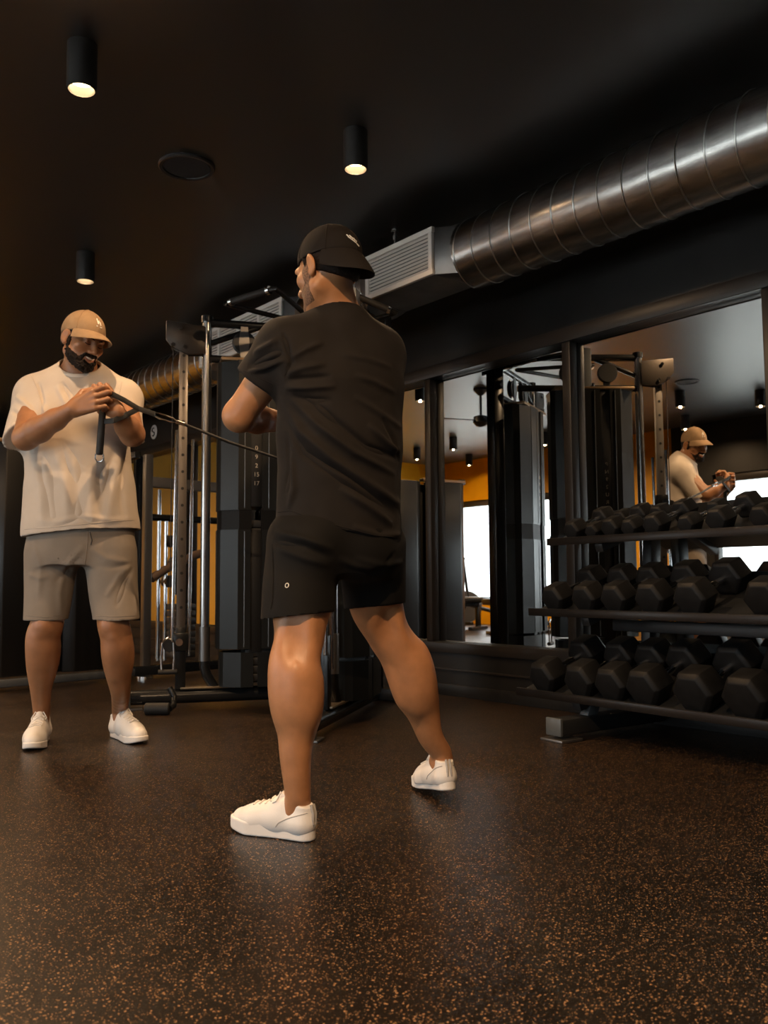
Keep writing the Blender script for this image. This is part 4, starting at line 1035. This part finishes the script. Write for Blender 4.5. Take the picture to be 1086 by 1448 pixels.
# ================================================================== man in black, seen from behind
def shoe_frame(toe, heel, lift):
    toe = V(toe); heel = V(heel); heel.z = lift; x = (toe - heel); L = x.length; x.normalize(); y = UP.cross(x).normalized(); z = x.cross(y)
    Mx = Matrix((x, y, z)).transposed().to_4x4(); Mx.translation = heel; q = L / .29
    return lambda a, b, c: Mx @ (V((a, b, c)) * q)
def foot_end(leg, fr, r):
    """bring the ankle down into the shoe's collar"""
    a = fr(.058, 0, .118); b = fr(.064, 0, .085); c = fr(.075, 0, .055)
    while len(leg) > 3 and leg[-1][0].z < a.z + .035: leg.pop()
    leg += [(a, r), (b, r * .9), (c, r * .8)]
SHOE = {'L': (Vector((1.268, 2.232, 0)), Vector((1.372, 1.972, 0)), 0), 'R': (Vector((1.988, 2.262, 0)), Vector((1.900, 2.007, 0)), .045)}
def man_black():
    F = rf(-.5, .866); Lf = rf(-.866, -.5)
    # joints
    shL, shR = at(403, 496, 2.52), at(534, 503, 2.68)
    elL, wrL = at(338, 588, 2.60), at(405, 598, 2.88)
    elR, wrR = at(535, 600, 2.90), at(470, 604, 3.00)
    Lleg = [(at(432, 775, 2.55), .098), (at(428, 845, 2.49), .084), (at(425, 873, 2.46), .0735), (at(423, 905, 2.445), .0645), (at(416, 938, 2.43), .0605), (at(419, 968, 2.425), .066), (at(420, 1000, 2.42), .0625), (at(419, 1032, 2.42), .049), (at(418, 1072, 2.415), .0405), (at(416, 1112, 2.415), .0335), (at(416, 1140, 2.43), .028), (at(412, 1160, 2.44), .024)]
    Rleg = [(at(521, 780, 2.66), .098), (at(530, 845, 2.69), .082), (at(537, 870, 2.70), .073), (at(550, 898, 2.72), .0625), (at(566, 925, 2.74), .0615), (at(582, 955, 2.76), .0635), (at(592, 985, 2.78), .059), (at(600, 1012, 2.79), .047), (at(609, 1042, 2.80), .0365), (at(616, 1070, 2.81), .0320), (at(620, 1094, 2.82), .028), (at(623, 1106, 2.83), .024)]
    foot_end(Lleg, shoe_frame(*SHOE['L']), .0325); foot_end(Rleg, shoe_frame(*SHOE['R']), .031)
    hc = at(463, 383, 2.56); HM = head_frame(hc, rf(-.76, .65), 9, 0)
    lo, hi = bounds([p for p, r in Lleg + Rleg] + [shL, shR, elL, wrL, elR, wrR, hc], .16)
    S = SDF(lo, hi, .0044)
    C = lambda a, b, r1, r2, k=.03, fl=None, ra=1: S.cone(a, b, r1, r2, k, fl, ra)
    C(at(478, 738, 2.60), at(481, 650, 2.60), .140, .142, .04, F, 1.5); C(at(481, 650, 2.60), at(484, 540, 2.60), .142, .165, .04, F, 1.5)
    C(shL, shR, .055, .055, .05); C(at(479, 500, 2.6), at(478, 450, 2.6), .10, .068, .05)
    C(at(478, 455, 2.60), at(470, 400, 2.575), .062, .058, .03)
    C(shL, elL, .056, .046, .03); C(elL, elL.lerp(wrL, .35), .046, .044, .02); C(elL.lerp(wrL, .35), wrL, .044, .029, .02)
    C(shR, elR, .056, .044, .03); C(elR, wrR, .043, .029, .02)
    S.limb(Lleg); S.limb(Rleg)
    # calf heads, heel cords and kneecaps
    toC = rf(0, -1)
    for leg, k0 in ((Lleg, 5), (Rleg, 5)):
        p, r = leg[k0]; side_ = rf(1, 0)
        for s_ in (-1, 1):
            c_ = p + toC * .020 + side_ * s_ * .022 + UP * (.010 if s_ < 0 else -.008)
            S.ell(c_, (.034, .034, .095), None, .055)
        kp, kr = leg[3]; S.ell(kp - toC * .022, (.05, .05, .06), None, .03)
        for s_ in (-1, 1): S.cone(leg[2][0] + toC * .05 + side_ * s_ * .030, leg[4][0] + toC * .030 + side_ * s_ * .034, .014, .010, .022)
        S.ell(kp + toC * (kr + .026) + UP * .02, (.018, .018, .05), None, .05, 'sub')
        ap, ar = leg[-3]; S.cone(leg[-5][0] + toC * .024, ap + toC * .018, .018, .012, .025)
        for s_ in (-1, 1): S.ell(leg[-2][0] + side_ * s_ * .024 - toC * .01 + UP * .005, (.013, .014, .016), None, .015)
    add_head(S, HM)
    add_hand(S, wrL, rf(.9, .4, .1), rf(.4, -.4, .2), rf(0, .2, 1), (1.1, 1.4, .9)); add_hand(S, wrR, rf(-.9, .45, .1), rf(-.3, -.6, .1), rf(0, .2, 1), (1.1, 1.4, .9))
    pos, Q = S.mesh(2); pos, Q = keep_big(pos, Q)
    N = normals(pos, Q)
    body = mesh_obj('person', pos, Q, M_SKIN1)
    tag(body, 'person seen from behind in black shirt, black shorts and backward cap, feet apart', 'person')
    # ---- shirt
    lo, hi = bounds([shL, shR, elL, at(478, 770, 2.6), at(478, 430, 2.6), at(553, 570, 2.86)], .24)
    S = SDF(lo, hi, .0042)
    tor = [(at(479, 790, 2.61), .190), (at(479, 750, 2.60), .188), (at(481, 690, 2.60), .184), (at(482, 620, 2.60), .187), (at(483, 550, 2.60), .190), (at(482, 515, 2.60), .168)]
    S.chain(tor, .04, F, 1.42)
    S.cone(shL, shR, .072, .070, .06)
    S.cone(at(478, 468, 2.60), shL, .072, .070, .05); S.cone(at(478, 468, 2.60), shR, .072, .068, .05)
    S.cone(at(478, 474, 2.60), at(477, 446, 2.595), .080, .070, .04)
    for (px, f_) in ((430, 2.50), (528, 2.60)):          # shoulder blades
        S.ell(at(px, 520, f_), (.075, .055, .10), head_frame((0, 0, 0), F).to_3x3().to_4x4(), .06)
    cuffn = (at(342, 580, 2.58) - at(400, 490, 2.52)).normalized()
    S.cone(at(404, 492, 2.53), at(352, 566, 2.58), .084, .080, .035, mask=plane(at(366, 541, 2.55), cuffn))
    S.cone(at(533, 505, 2.69), at(536, 575, 2.86), .078, .074, .05, mask=plane(at(549, 560, 2.83), at(549, 570, 2.86) - at(553, 496, 2.69)))
    S.shell(.010)
    hemL, hemR = at(385, 733, 2.52), at(570, 768, 2.66); hd = (hemR - hemL).normalized()
    S.cut(hemL, hd.cross(rf(.1, 1)).normalized() * (1 if hd.cross(rf(.1, 1)).z < 0 else -1))
    S.cut(at(477, 433, 2.54), UP + F * .36)
    pos, Q = S.mesh(2); pos, Q = keep_big(pos, Q); N = normals(pos, Q); ripple(pos, N, 7, .006, 3); ripple(pos, N, 22, .0012, 8)
    bv = bvh_of(pos, Q)
    drape(pos, N, bv, [
        # from the left armpit across the ribs and down to the right hem
        ([(398, 560), (425, 610), (470, 650), (530, 690), (566, 715)], .013, 0.0135), ([(400, 590), (430, 640), (480, 672), (540, 712), (568, 735)], .012, -0.0108),
        ([(408, 560), (450, 602), (500, 640), (560, 672)], .011, 0.0122), ([(430, 560), (480, 600), (520, 632), (566, 650)], .010, -0.0095),
        ([(412, 640), (416, 690), (408, 720)], .010, 0.0095), ([(404, 610), (410, 660), (404, 700)], .009, -0.0081),
        ([(480, 690), (520, 716), (568, 752)], .012, 0.0108), ([(520, 600), (545, 625), (566, 640)], .010, 0.0095), ([(540, 590), (556, 620), (568, 660)], .008, -0.0081),
        ([(500, 560), (540, 586), (568, 606)], .010, 0.0068), ([(498, 745), (535, 758), (566, 756)], .010, 0.0095),
        # pulls towards the left armpit
        ([(404, 528), (430, 520), (462, 514)], .009, 0.0081), ([(402, 538), (430, 535), (470, 532)], .008, -0.0081), ([(402, 548), (432, 549), (476, 546)], .008, 0.0081), ([(408, 560), (440, 566), (470, 566)], .008, -0.0068),
        ([(410, 507), (432, 494), (458, 484)], .009, 0.0081), ([(480, 500), (520, 508), (555, 520)], .009, 0.0054), ([(500, 530), (530, 540), (560, 556)], .009, 0.0054),
        # sleeve folds
        ([(358, 500), (380, 488), (396, 478)], .009, 0.0081), ([(350, 518), (372, 508), (400, 498)], .009, -0.0095), ([(350, 527), (376, 520), (404, 508)], .008, 0.0095),
        ([(400, 470), (406, 490), (412, 512), (402, 535)], .006, -0.0081),
    ], 2.4)
    shirt = mesh_obj('shirt', pos, Q, M_BLACKTEE, body)
    # hem, cuff and collar seams
    bv = bvh_of(pos, Q)
    def seam(pts, name, r=.0013, par=shirt, mt=M_BLACKTEE, bvv=None, lift=.0):
        P3 = []
        for (a, b) in zip(pts, pts[1:]):
            for k in range(6):
                q = at(a[0] + (b[0] - a[0]) * k / 6, a[1] + (b[1] - a[1]) * k / 6, 2.5); h = (bvv or bv).ray_cast(CAM, (q - CAM).normalized())
                if h[0] is not None: P3.append(h[0] + h[1] * lift)
        if len(P3) > 2: MB().tube(P3, r, 6).build(name, mt, par)
    seam([(389, 725), (410, 722), (440, 732), (480, 744), (530, 757), (566, 760)], 'hem_seam')
    seam([(346, 524), (366, 534), (390, 545)], 'cuff_seam')
    seam([(396, 468), (404, 490), (410, 515), (400, 536)], 'sleeve_seam')
    # ---- shorts
    lo, hi = bounds([at(430, 740, 2.5), at(525, 740, 2.7), at(420, 880, 2.45), at(530, 880, 2.72)], .2)
    S = SDF(lo, hi, .0042)
    S.cone(at(478, 725, 2.60), at(478, 780, 2.60), .178, .180, .03, F, 1.35, mask=plane(at(478, 812, 2.60), -UP))
    S.cone(at(430, 768, 2.545), at(419, 882, 2.46), .107, .101, .02); S.cone(at(526, 772, 2.665), at(531, 884, 2.71), .102, .0915, .02)
    S.ell(at(442, 775, 2.50), (.095, .085, .09), None, .05); S.ell(at(515, 780, 2.58), (.09, .085, .09), None, .05)
    S.shell(.009)
    S.d = np.maximum(S.d, -1)
    S.cut(at(420, 871, 2.40), rf(.0, .0, -1) + rf(.11, -.02)); 
    S.cut(at(478, 728, 2.6), UP)
    pos, Q = S.mesh(2); pos, Q = keep_big(pos, Q); N = normals(pos, Q); ripple(pos, N, 8, .005, 5); bv2 = bvh_of(pos, Q)
    drape(pos, N, bv2, [([(388, 752), (430, 762), (474, 778)], .010, .007), ([(386, 765), (430, 772), (470, 790)], .009, -.006), ([(392, 775), (430, 790), (466, 800)], .010, .005),
                        ([(500, 790), (540, 800), (570, 795)], .010, .006), ([(560, 780), (545, 800), (520, 812)], .009, -.005), ([(478, 790), (500, 800), (540, 806)], .010, .006), ([(386, 775), (386, 820), (386, 862)], .006, -.005)], 2.4)
    shorts = mesh_obj('shorts', pos, Q, M_BLACKSHORT, body); bv2 = bvh_of(pos, Q)
    seam([(385, 770), (386, 815), (385, 850), (382, 864)], 'side_seam', .0016, shorts, M_BLACKSHORT, bv2)
    c = at(406, 828, 2.3); h = bv2.ray_cast(CAM, (c - CAM).normalized())
    if h[0]:
        n_ = h[1]; u_ = UP.cross(n_).normalized(); v_ = n_.cross(u_)
        MB().tube([h[0] + n_ * .0015 + u_ * (.0048 * math.cos(2 * PI * i / 20)) + v_ * (.0062 * math.sin(2 * PI * i / 20)) for i in range(20)], .0011, 6, closed=True).build('ring_emblem', M_THREAD, shorts)
    # ---- head wear, hair, stubble
    hair_mesh(HM, body, -.056); beard_mesh(HM, M_STUBBLE, body, .0012, False)
    logo = (M_THREAD, [[(-20, 25), (-17, 22), (-14, 19), (-11, 23), (-14, 25)], [(-18, 21), (-10, 17), (-1, 13.5), (9, 9)], [(-12, 23), (-7, 20), (-9, 17)], [(-5, 21), (-2, 18), (3, 16)]], .0019)
    make_cap(HM, M_BLACKCAP, body, True, logo, .070, .018, R(38), 10)
    # ---- shoes
    tL, hL, _ = SHOE['L']; make_shoe(tL, hL, 0, body, 1, M_SHOE, M_SOLE, .040, runner=True)
    tR, hR, _ = SHOE['R']
    make_shoe(tR, hR, .045, body, -1, M_SHOE, M_SOLE, .040, runner=True)
    return body

# ================================================================== man in cream, facing the camera
AT_BASE = at
def man_cream():
    def at(px, py, f): return AT_BASE(px, py, f + .12)
    F = rf(.17, -.985); Lf = rf(.985, .17)
    shA, shB = at(51, 560, 3.74), at(173, 564, 3.76)          # his right, his left
    elA, wrA = at(36, 619, 3.52), at(102, 579, 3.40)
    elB, wrB = at(187, 614, 3.60), at(166, 583, 3.46)
    LA = [(at(78, 775, 3.74), .076), (at(69, 845, 3.71), .066), (at(67, 880, 3.68), .0655), (at(61, 899, 3.68), .0665), (at(60, 918, 3.69), .067), (at(59.5, 945, 3.72), .061), (at(58, 972, 3.75), .044), (at(57.5, 1001, 3.78), .034), (at(57, 1030, 3.74), .034)]
    LB = [(at(153, 775, 3.74), .076), (at(159, 845, 3.70), .066), (at(160, 880, 3.66), .064), (at(164.5, 901, 3.66), .063), (at(165.5, 925, 3.67), .0625), (at(168, 955, 3.71), .051), (at(170.5, 980, 3.76), .039), (at(171.5, 996, 3.80), .0335), (at(172, 1026, 3.70), .034)]
    def toe_heel(toe, ang, L): d = rf(math.sin(ang), -math.cos(ang)); return V(toe), V(toe) - d * L
    sa = toe_heel((1.203, 3.757, 0), R(12), .315); sb = toe_heel((1.622, 3.600, 0), R(40), .31)
    foot_end(LA, shoe_frame(*sa, 0), .034); foot_end(LB, shoe_frame(*sb, 0), .034)
    hc = at(117.5, 482, 3.64); HM = head_frame(hc, rf(.80, -.60), 20, 6)
    allp = [p for p, r in LA + LB] + [shA, shB, elA, wrA, elB, wrB, hc]
    lo, hi = bounds(allp, .15)
    S = SDF(lo, hi, .0038)
    C = lambda a, b, r1, r2, k=.03, fl=None, ra=1: S.cone(a, b, r1, r2, k, fl, ra)
    C(at(115, 742, 3.72), at(112, 680, 3.74), .16, .165, .04, F, 1.5); C(at(112, 680, 3.74), at(114, 590, 3.75), .165, .185, .04, F, 1.6)
    C(shA, shB, .06, .06, .05); C(at(114, 560, 3.74), at(113, 532, 3.72), .10, .075, .05)
    C(at(113, 535, 3.72), at(113, 495, 3.665), .070, .063, .03); C(at(112, 530, 3.73), at(74, 545, 3.74), .055, .05, .05)
    C(shA, elA, .062, .050, .03); C(elA, elA.lerp(wrA, .3), .050, .052, .02); C(elA.lerp(wrA, .3), elA.lerp(wrA, .65), .052, .042, .02); C(elA.lerp(wrA, .65), wrA, .042, .031, .02)
    C(shB, elB, .060, .050, .03); C(elB, elB.lerp(wrB, .35), .050, .048, .02); C(elB.lerp(wrB, .35), wrB, .048, .031, .02)
    S.limb(LA); S.limb(LB)
    toC = rf(0, -1); side_ = rf(1, 0)
    for leg in (LA, LB):
        kp, kr = leg[2]; S.ell(kp + toC * .045 - UP * .01, (.034, .03, .042), None, .03)
        p, r = leg[4]
        for s_ in (-1, 1): S.ell(p - toC * .03 + side_ * s_ * .022, (.036, .04, .085), None, .03)
        S.cone(leg[3][0] + toC * .050, leg[5][0] + toC * .036, .012, .010, .03)
    add_head(S, HM, True)
    add_hand(S, wrA, rf(.93, -.12, .36), rf(.10, 1, .0), rf(-.3, -.1, 1), (.30, 1.25, 1.0), .8, 1.14, .05)
    add_hand(S, wrB, rf(-.62, -.18, .80), rf(-.1, 1, .2), rf(-.7, -.2, -.4), (.45, 1.1, .8), .6, 1.06, .0)
    pos, Q = S.mesh(1); pos, Q = keep_big(pos, Q)
    body = mesh_obj('person', pos, Q, M_SKIN2)
    tag(body, 'person facing the camera in cream shirt and tan cap, smiling at a handle', 'person')
    T = lambda x, y, z: HM @ V((x, y, z))
    # ---- shirt
    lo, hi = bounds([shA, shB, elA, elB, at(115, 765, 3.72), at(113, 515, 3.7)], .26)
    S = SDF(lo, hi, .0044)
    tor = [(at(115.5, 775, 3.72), .243), (at(115, 745, 3.72), .238), (at(113.5, 700, 3.73), .226), (at(110, 640, 3.74), .212), (at(112, 590, 3.75), .206), (at(114, 566, 3.75), .19)]
    S.chain(tor, .04, F, 1.52)
    S.cone(shA, shB, .078, .074, .06); S.cone(at(113, 545, 3.725), shA, .074, .076, .05); S.cone(at(113, 545, 3.725), shB, .074, .072, .05)
    S.cone(at(113, 545, 3.72), at(112.5, 520, 3.71), .088, .078, .03)
    S.ell(at(80, 590, 3.66), (.09, .07, .085), None, .06); S.ell(at(148, 592, 3.67), (.09, .07, .085), None, .06)   # chest
    dA = (at(33, 632, 3.56) - at(47, 556, 3.73)); dB = (at(190, 632, 3.62) - at(183, 560, 3.76))
    S.cone(at(50, 564, 3.735), at(33, 640, 3.575), .084, .090, .045, mask=plane(at(38, 606, 3.60), rf(.55, -.35, -.7)))
    S.cone(at(174, 568, 3.755), at(182, 628, 3.63), .078, .068, .045, mask=plane(at(184, 610, 3.64), rf(-.5, -.35, -.75)))
    S.shell(.011)
    hA, hB = at(32, 757, 3.6), at(197, 744, 3.6); hd = (hB - hA).normalized(); n_ = hd.cross(rf(0, 1)); n_ = n_ if n_.z < 0 else -n_
    S.cut(hA, n_)
    S.ell(at(113, 513, 3.69), (.086, .086, .086), None, .004, 'sub')
    pos, Q = S.mesh(2); pos, Q = keep_big(pos, Q); N = normals(pos, Q); ripple(pos, N, 6, .008, 1); ripple(pos, N, 16, .0022, 9, (1, 1, .4)); bv = bvh_of(pos, Q)
    drape(pos, N, bv, [
        ([(46, 640), (58, 690), (60, 745)], .022, .008), ([(56, 634), (70, 690), (74, 742)], .022, -.008), ([(74, 625), (92, 680), (96, 740)], .022, .008),
        ([(88, 618), (108, 670), (112, 742)], .022, -.007), ([(130, 660), (128, 700), (130, 744)], .022, .008), ([(172, 640), (160, 690), (152, 742)], .022, .008), ([(176, 650), (172, 700), (176, 740)], .018, -.007),
        ([(165, 630), (146, 680), (140, 742)], .018, -.006), ([(60, 570), (66, 590), (64, 606)], .011, .009), ([(54, 540), (60, 565), (58, 590)], .008, -.009), ([(80, 545), (92, 570), (96, 592)], .011, .008),
        ([(86, 540), (100, 560), (106, 580)], .009, -.007), ([(128, 540), (120, 555), (112, 575)], .009, .006), ([(22, 560), (40, 575), (54, 596)], .011, .009), ([(16, 580), (36, 592), (50, 606)], .010, -.008), ([(16, 600), (34, 606), (52, 612)], .010, .007),
        ([(185, 556), (192, 580), (190, 610)], .009, .006), ([(168, 560), (178, 580), (200, 590)], .009, -.006), ([(46, 735), (80, 738), (120, 730), (160, 736), (190, 732)], .012, .004)], 3.5)
    shirt = mesh_obj('shirt', pos, Q, M_CREAM, body); bv = bvh_of(pos, Q)
    def seam(pts, name, r, par, mt, bvv, lift=0):
        P3 = []
        for (a, b) in zip(pts, pts[1:]):
            for k in range(6):
                q = at(a[0] + (b[0] - a[0]) * k / 6, a[1] + (b[1] - a[1]) * k / 6, 3.5); h = bvv.ray_cast(CAM, (q - CAM).normalized())
                if h[0] is not None: P3.append(h[0] + h[1] * lift)
        if len(P3) > 2: MB().tube(P3, r, 6).build(name, mt, par)
    seam([(34, 748), (60, 747), (110, 742), (160, 737), (195, 735)], 'hem_seam', .0018, shirt, M_CREAM, bv)
    seam([(44, 530), (53, 550), (60, 575), (60, 596)], 'sleeve_seam', .0022, shirt, M_CREAM, bv)
    seam([(172, 540), (168, 560), (170, 580)], 'sleeve_seam', .0022, shirt, M_CREAM, bv)
    # crew collar: ring resting round the neck
    cc = at(112.5, 525, 3.70); cx_ = Lf; cn = (UP + F * .48).normalized(); cy_ = cn.cross(cx_).normalized()
    MB().tube([cc + cx_ * (.081 * math.cos(2 * PI * i / 40)) + cy_ * (.080 * math.sin(2 * PI * i / 40)) - cn * .004 for i in range(40)], .0095, 10, closed=True).build('collar', M_WHITE_RIB, shirt)
    # ---- shorts
    lo, hi = bounds([at(60, 740, 3.72), at(170, 740, 3.72), at(62, 885, 3.7), at(168, 885, 3.7)], .19)
    S = SDF(lo, hi, .0044)
    S.cone(at(115, 735, 3.72), at(115, 775, 3.72), .222, .222, .03, F, 1.62, mask=plane(at(115, 800, 3.72), -UP))
    S.cone(at(74, 784, 3.72), at(64, 886, 3.68), .113, .090, .03, rf(0, 1), 1.12); S.cone(at(156, 784, 3.71), at(166, 886, 3.66), .113, .096, .03, rf(0, 1), 1.12)
    S.shell(.010); S.cut(at(115, 878, 3.6), rf(.0, .05, -1)); S.cut(at(115, 735, 3.72), UP)
    pos, Q = S.mesh(2); pos, Q = keep_big(pos, Q); N = normals(pos, Q); ripple(pos, N, 7, .006, 6); bv2 = bvh_of(pos, Q)
    drape(pos, N, bv2, [([(120, 770), (104, 790), (80, 812)], 0.0150, 0.0056), ([(116, 780), (98, 806), (74, 826)], 0.0137, -0.0049), ([(128, 775), (150, 790), (186, 796)], 0.0137, 0.0056), ([(186, 798), (168, 815), (150, 845)], 0.0125, 0.0056),
        ([(190, 800), (176, 825), (164, 860)], 0.0112, -0.0056), ([(190, 796), (160, 802), (134, 800)], 0.0112, -0.0042), ([(40, 812), (56, 818), (70, 815)], 0.0112, 0.0049), ([(46, 765), (58, 800), (54, 850)], 0.0137, 0.0049), ([(92, 800), (84, 840), (86, 872)], 0.0125, 0.0042), ([(190, 840), (192, 860), (193, 874)], 0.0100, 0.0042)], 3.5)
    shorts = mesh_obj('shorts', pos, Q, M_KHAKI, body); bv2 = bvh_of(pos, Q)
    seam([(36, 870), (64, 873), (95, 869)], 'hem_seam', .0015, shorts, M_KHAKI, bv2); seam([(136, 871), (166, 872), (197, 870)], 'hem_seam', .0015, shorts, M_KHAKI, bv2)
    seam([(124, 750), (124, 765), (121, 790), (118, 806)], 'fly_seam', .002, shorts, M_KHAKI, bv2)
    seam([(127, 752), (130, 764), (128, 772)], 'drawstring', .0022, shorts, mat('dark_cord', (.05, .045, .04), .6), bv2, .001)
    # ---- face details
    beard_mesh(HM, M_HAIR, body, .0034, True)
    hair_mesh(HM, body)
    eb = MB()
    for s in (-1, 1):
        eb.tube([T(s * .012, .098, .016), T(s * .024, .0965, .021), T(s * .036, .088, .020), T(s * .046, .076, .014)], [.002, .0034, .003, .0012], 8)
        MB().tube([T(s * .012, .098, .016), T(s * .024, .0965, .021), T(s * .036, .088, .020), T(s * .046, .076, .014)], [.002, .0034, .003, .0012], 8).build('eyebrow', M_HAIR, body)
        MB().tube([T(s * .019, .0885, -.006), T(s * .026, .0905, -.0085), T(s * .034, .0895, -.0085), T(s * .043, .083, -.005)], .0016, 6).build('eyelashes', M_HAIR, body)
    eb.bm.free()
    MB().tube([T(-.020, .0885, -.0605), T(-.010, .0945, -.0645), T(0, .0960, -.0655), T(.010, .0945, -.0645), T(.020, .0885, -.0605)], [.0022, .0036, .0038, .0036, .0022], 8).build('teeth', M_TEETH, body)
    MB().tube([T(-.025, .0845, -.0615), T(-.012, .0945, -.0725), T(0, .0965, -.0745), T(.012, .0945, -.0725), T(.025, .0845, -.0615)], [.0015, .0042, .0048, .0042, .0015], 8).build('lip', M_LIP, body)
    logo = (M_THREAD, [[(-6, 38), (-3, 22)], [(-3, 22), (1, 33)], [(4, 30), (6, 20)], [(-9, 17), (-6, 15)], [(3, 16), (6, 14), (9, 16)]], .0028)
    make_cap(HM, M_TANCAP, body, False, logo, .074, .012, R(9), 10)
    # ---- shoes
    make_shoe(*sa, 0, body, 1, M_SHOE, M_SOLE, .030)
    make_shoe(*sb, 0, body, -1, M_SHOE, M_SOLE, .030)
    return body

MAN_A = man_black()
MAN_B = man_cream()

# ------------------------------------------------------------------ handle in his hands and the cable to the right tower
g0, g1 = at(147, 556, 3.575), at(140.5, 643, 3.575)
hd = empty('grip_strap', g1, 'black cable grip with webbing strap held by the man in the cream shirt', 'cable grip')
MB().tube([g0, g0.lerp(g1, .5), g0.lerp(g1, .97), g1], [.0135, .0145, .015, .011], 18).build('grip', M_GRIP, hd)
ring = []; ru = rf(1, 0); 
cb = g1 - UP * .004
MB().tube([cb + ru * (.015) + UP * .008, cb + ru * .017 - UP * .012, cb + ru * .008 - UP * .024, cb - ru * .008 - UP * .024, cb - ru * .017 - UP * .012, cb - ru * .015 + UP * .008], .0032, 8).build('end_loop', M_STEEL, hd)
apex = at(196, 578, 3.620)
def webbing(pts, name):
    m_ = MB(); pts = [V(p) for p in pts]
    for a, b in zip(pts, pts[1:]): m_.bar(a, b + (b - a).normalized() * .004, .0045, .022, bevel=.001)
    m_.build(name, M_GRIP, hd)
webbing([at(146, 552, 3.570), at(158, 557, 3.540), at(176, 566, 3.570), apex], 'strap')
webbing([at(147, 596, 3.570), at(160, 595, 3.550), at(178, 587, 3.580), apex], 'strap')
c1 = PR(-.10, 0, 1.20); cdir = (c1 - apex).normalized()
webbing([apex - cdir * .01, apex + cdir * .07], 'strap_end')
k0 = apex + cdir * .07; k1 = apex + cdir * .17; sd = cdir.cross(UP).normalized(); upn = sd.cross(cdir)
MB().tube([k0 + upn * .006, k0 + cdir * .02 + upn * .011, k1 - cdir * .02 + upn * .009, k1, k1 - cdir * .02 - upn * .009, k0 + cdir * .02 - upn * .011, k0 - upn * .006], .0035, 8, closed=True).build('carabiner', M_CHROME, hd)
MB().cyl(k1 - cdir * .005, k1 + cdir * .03, .009, 14).build('cable_stop', M_CHROME, machine)
pts = [k1 + cdir * .02, k1.lerp(c1, .35) - UP * .012, k1.lerp(c1, .7) - UP * .01, c1]
MB().tube(pts, .0065, 10).build('cable', M_GRIP, machine)
for P_ in (PL, PR):
    MB().cyl(P_(-.06, 0, .3), P_(-.06, 0, MZ - .12), .003, 8).build('cable', M_GRIP, machine)
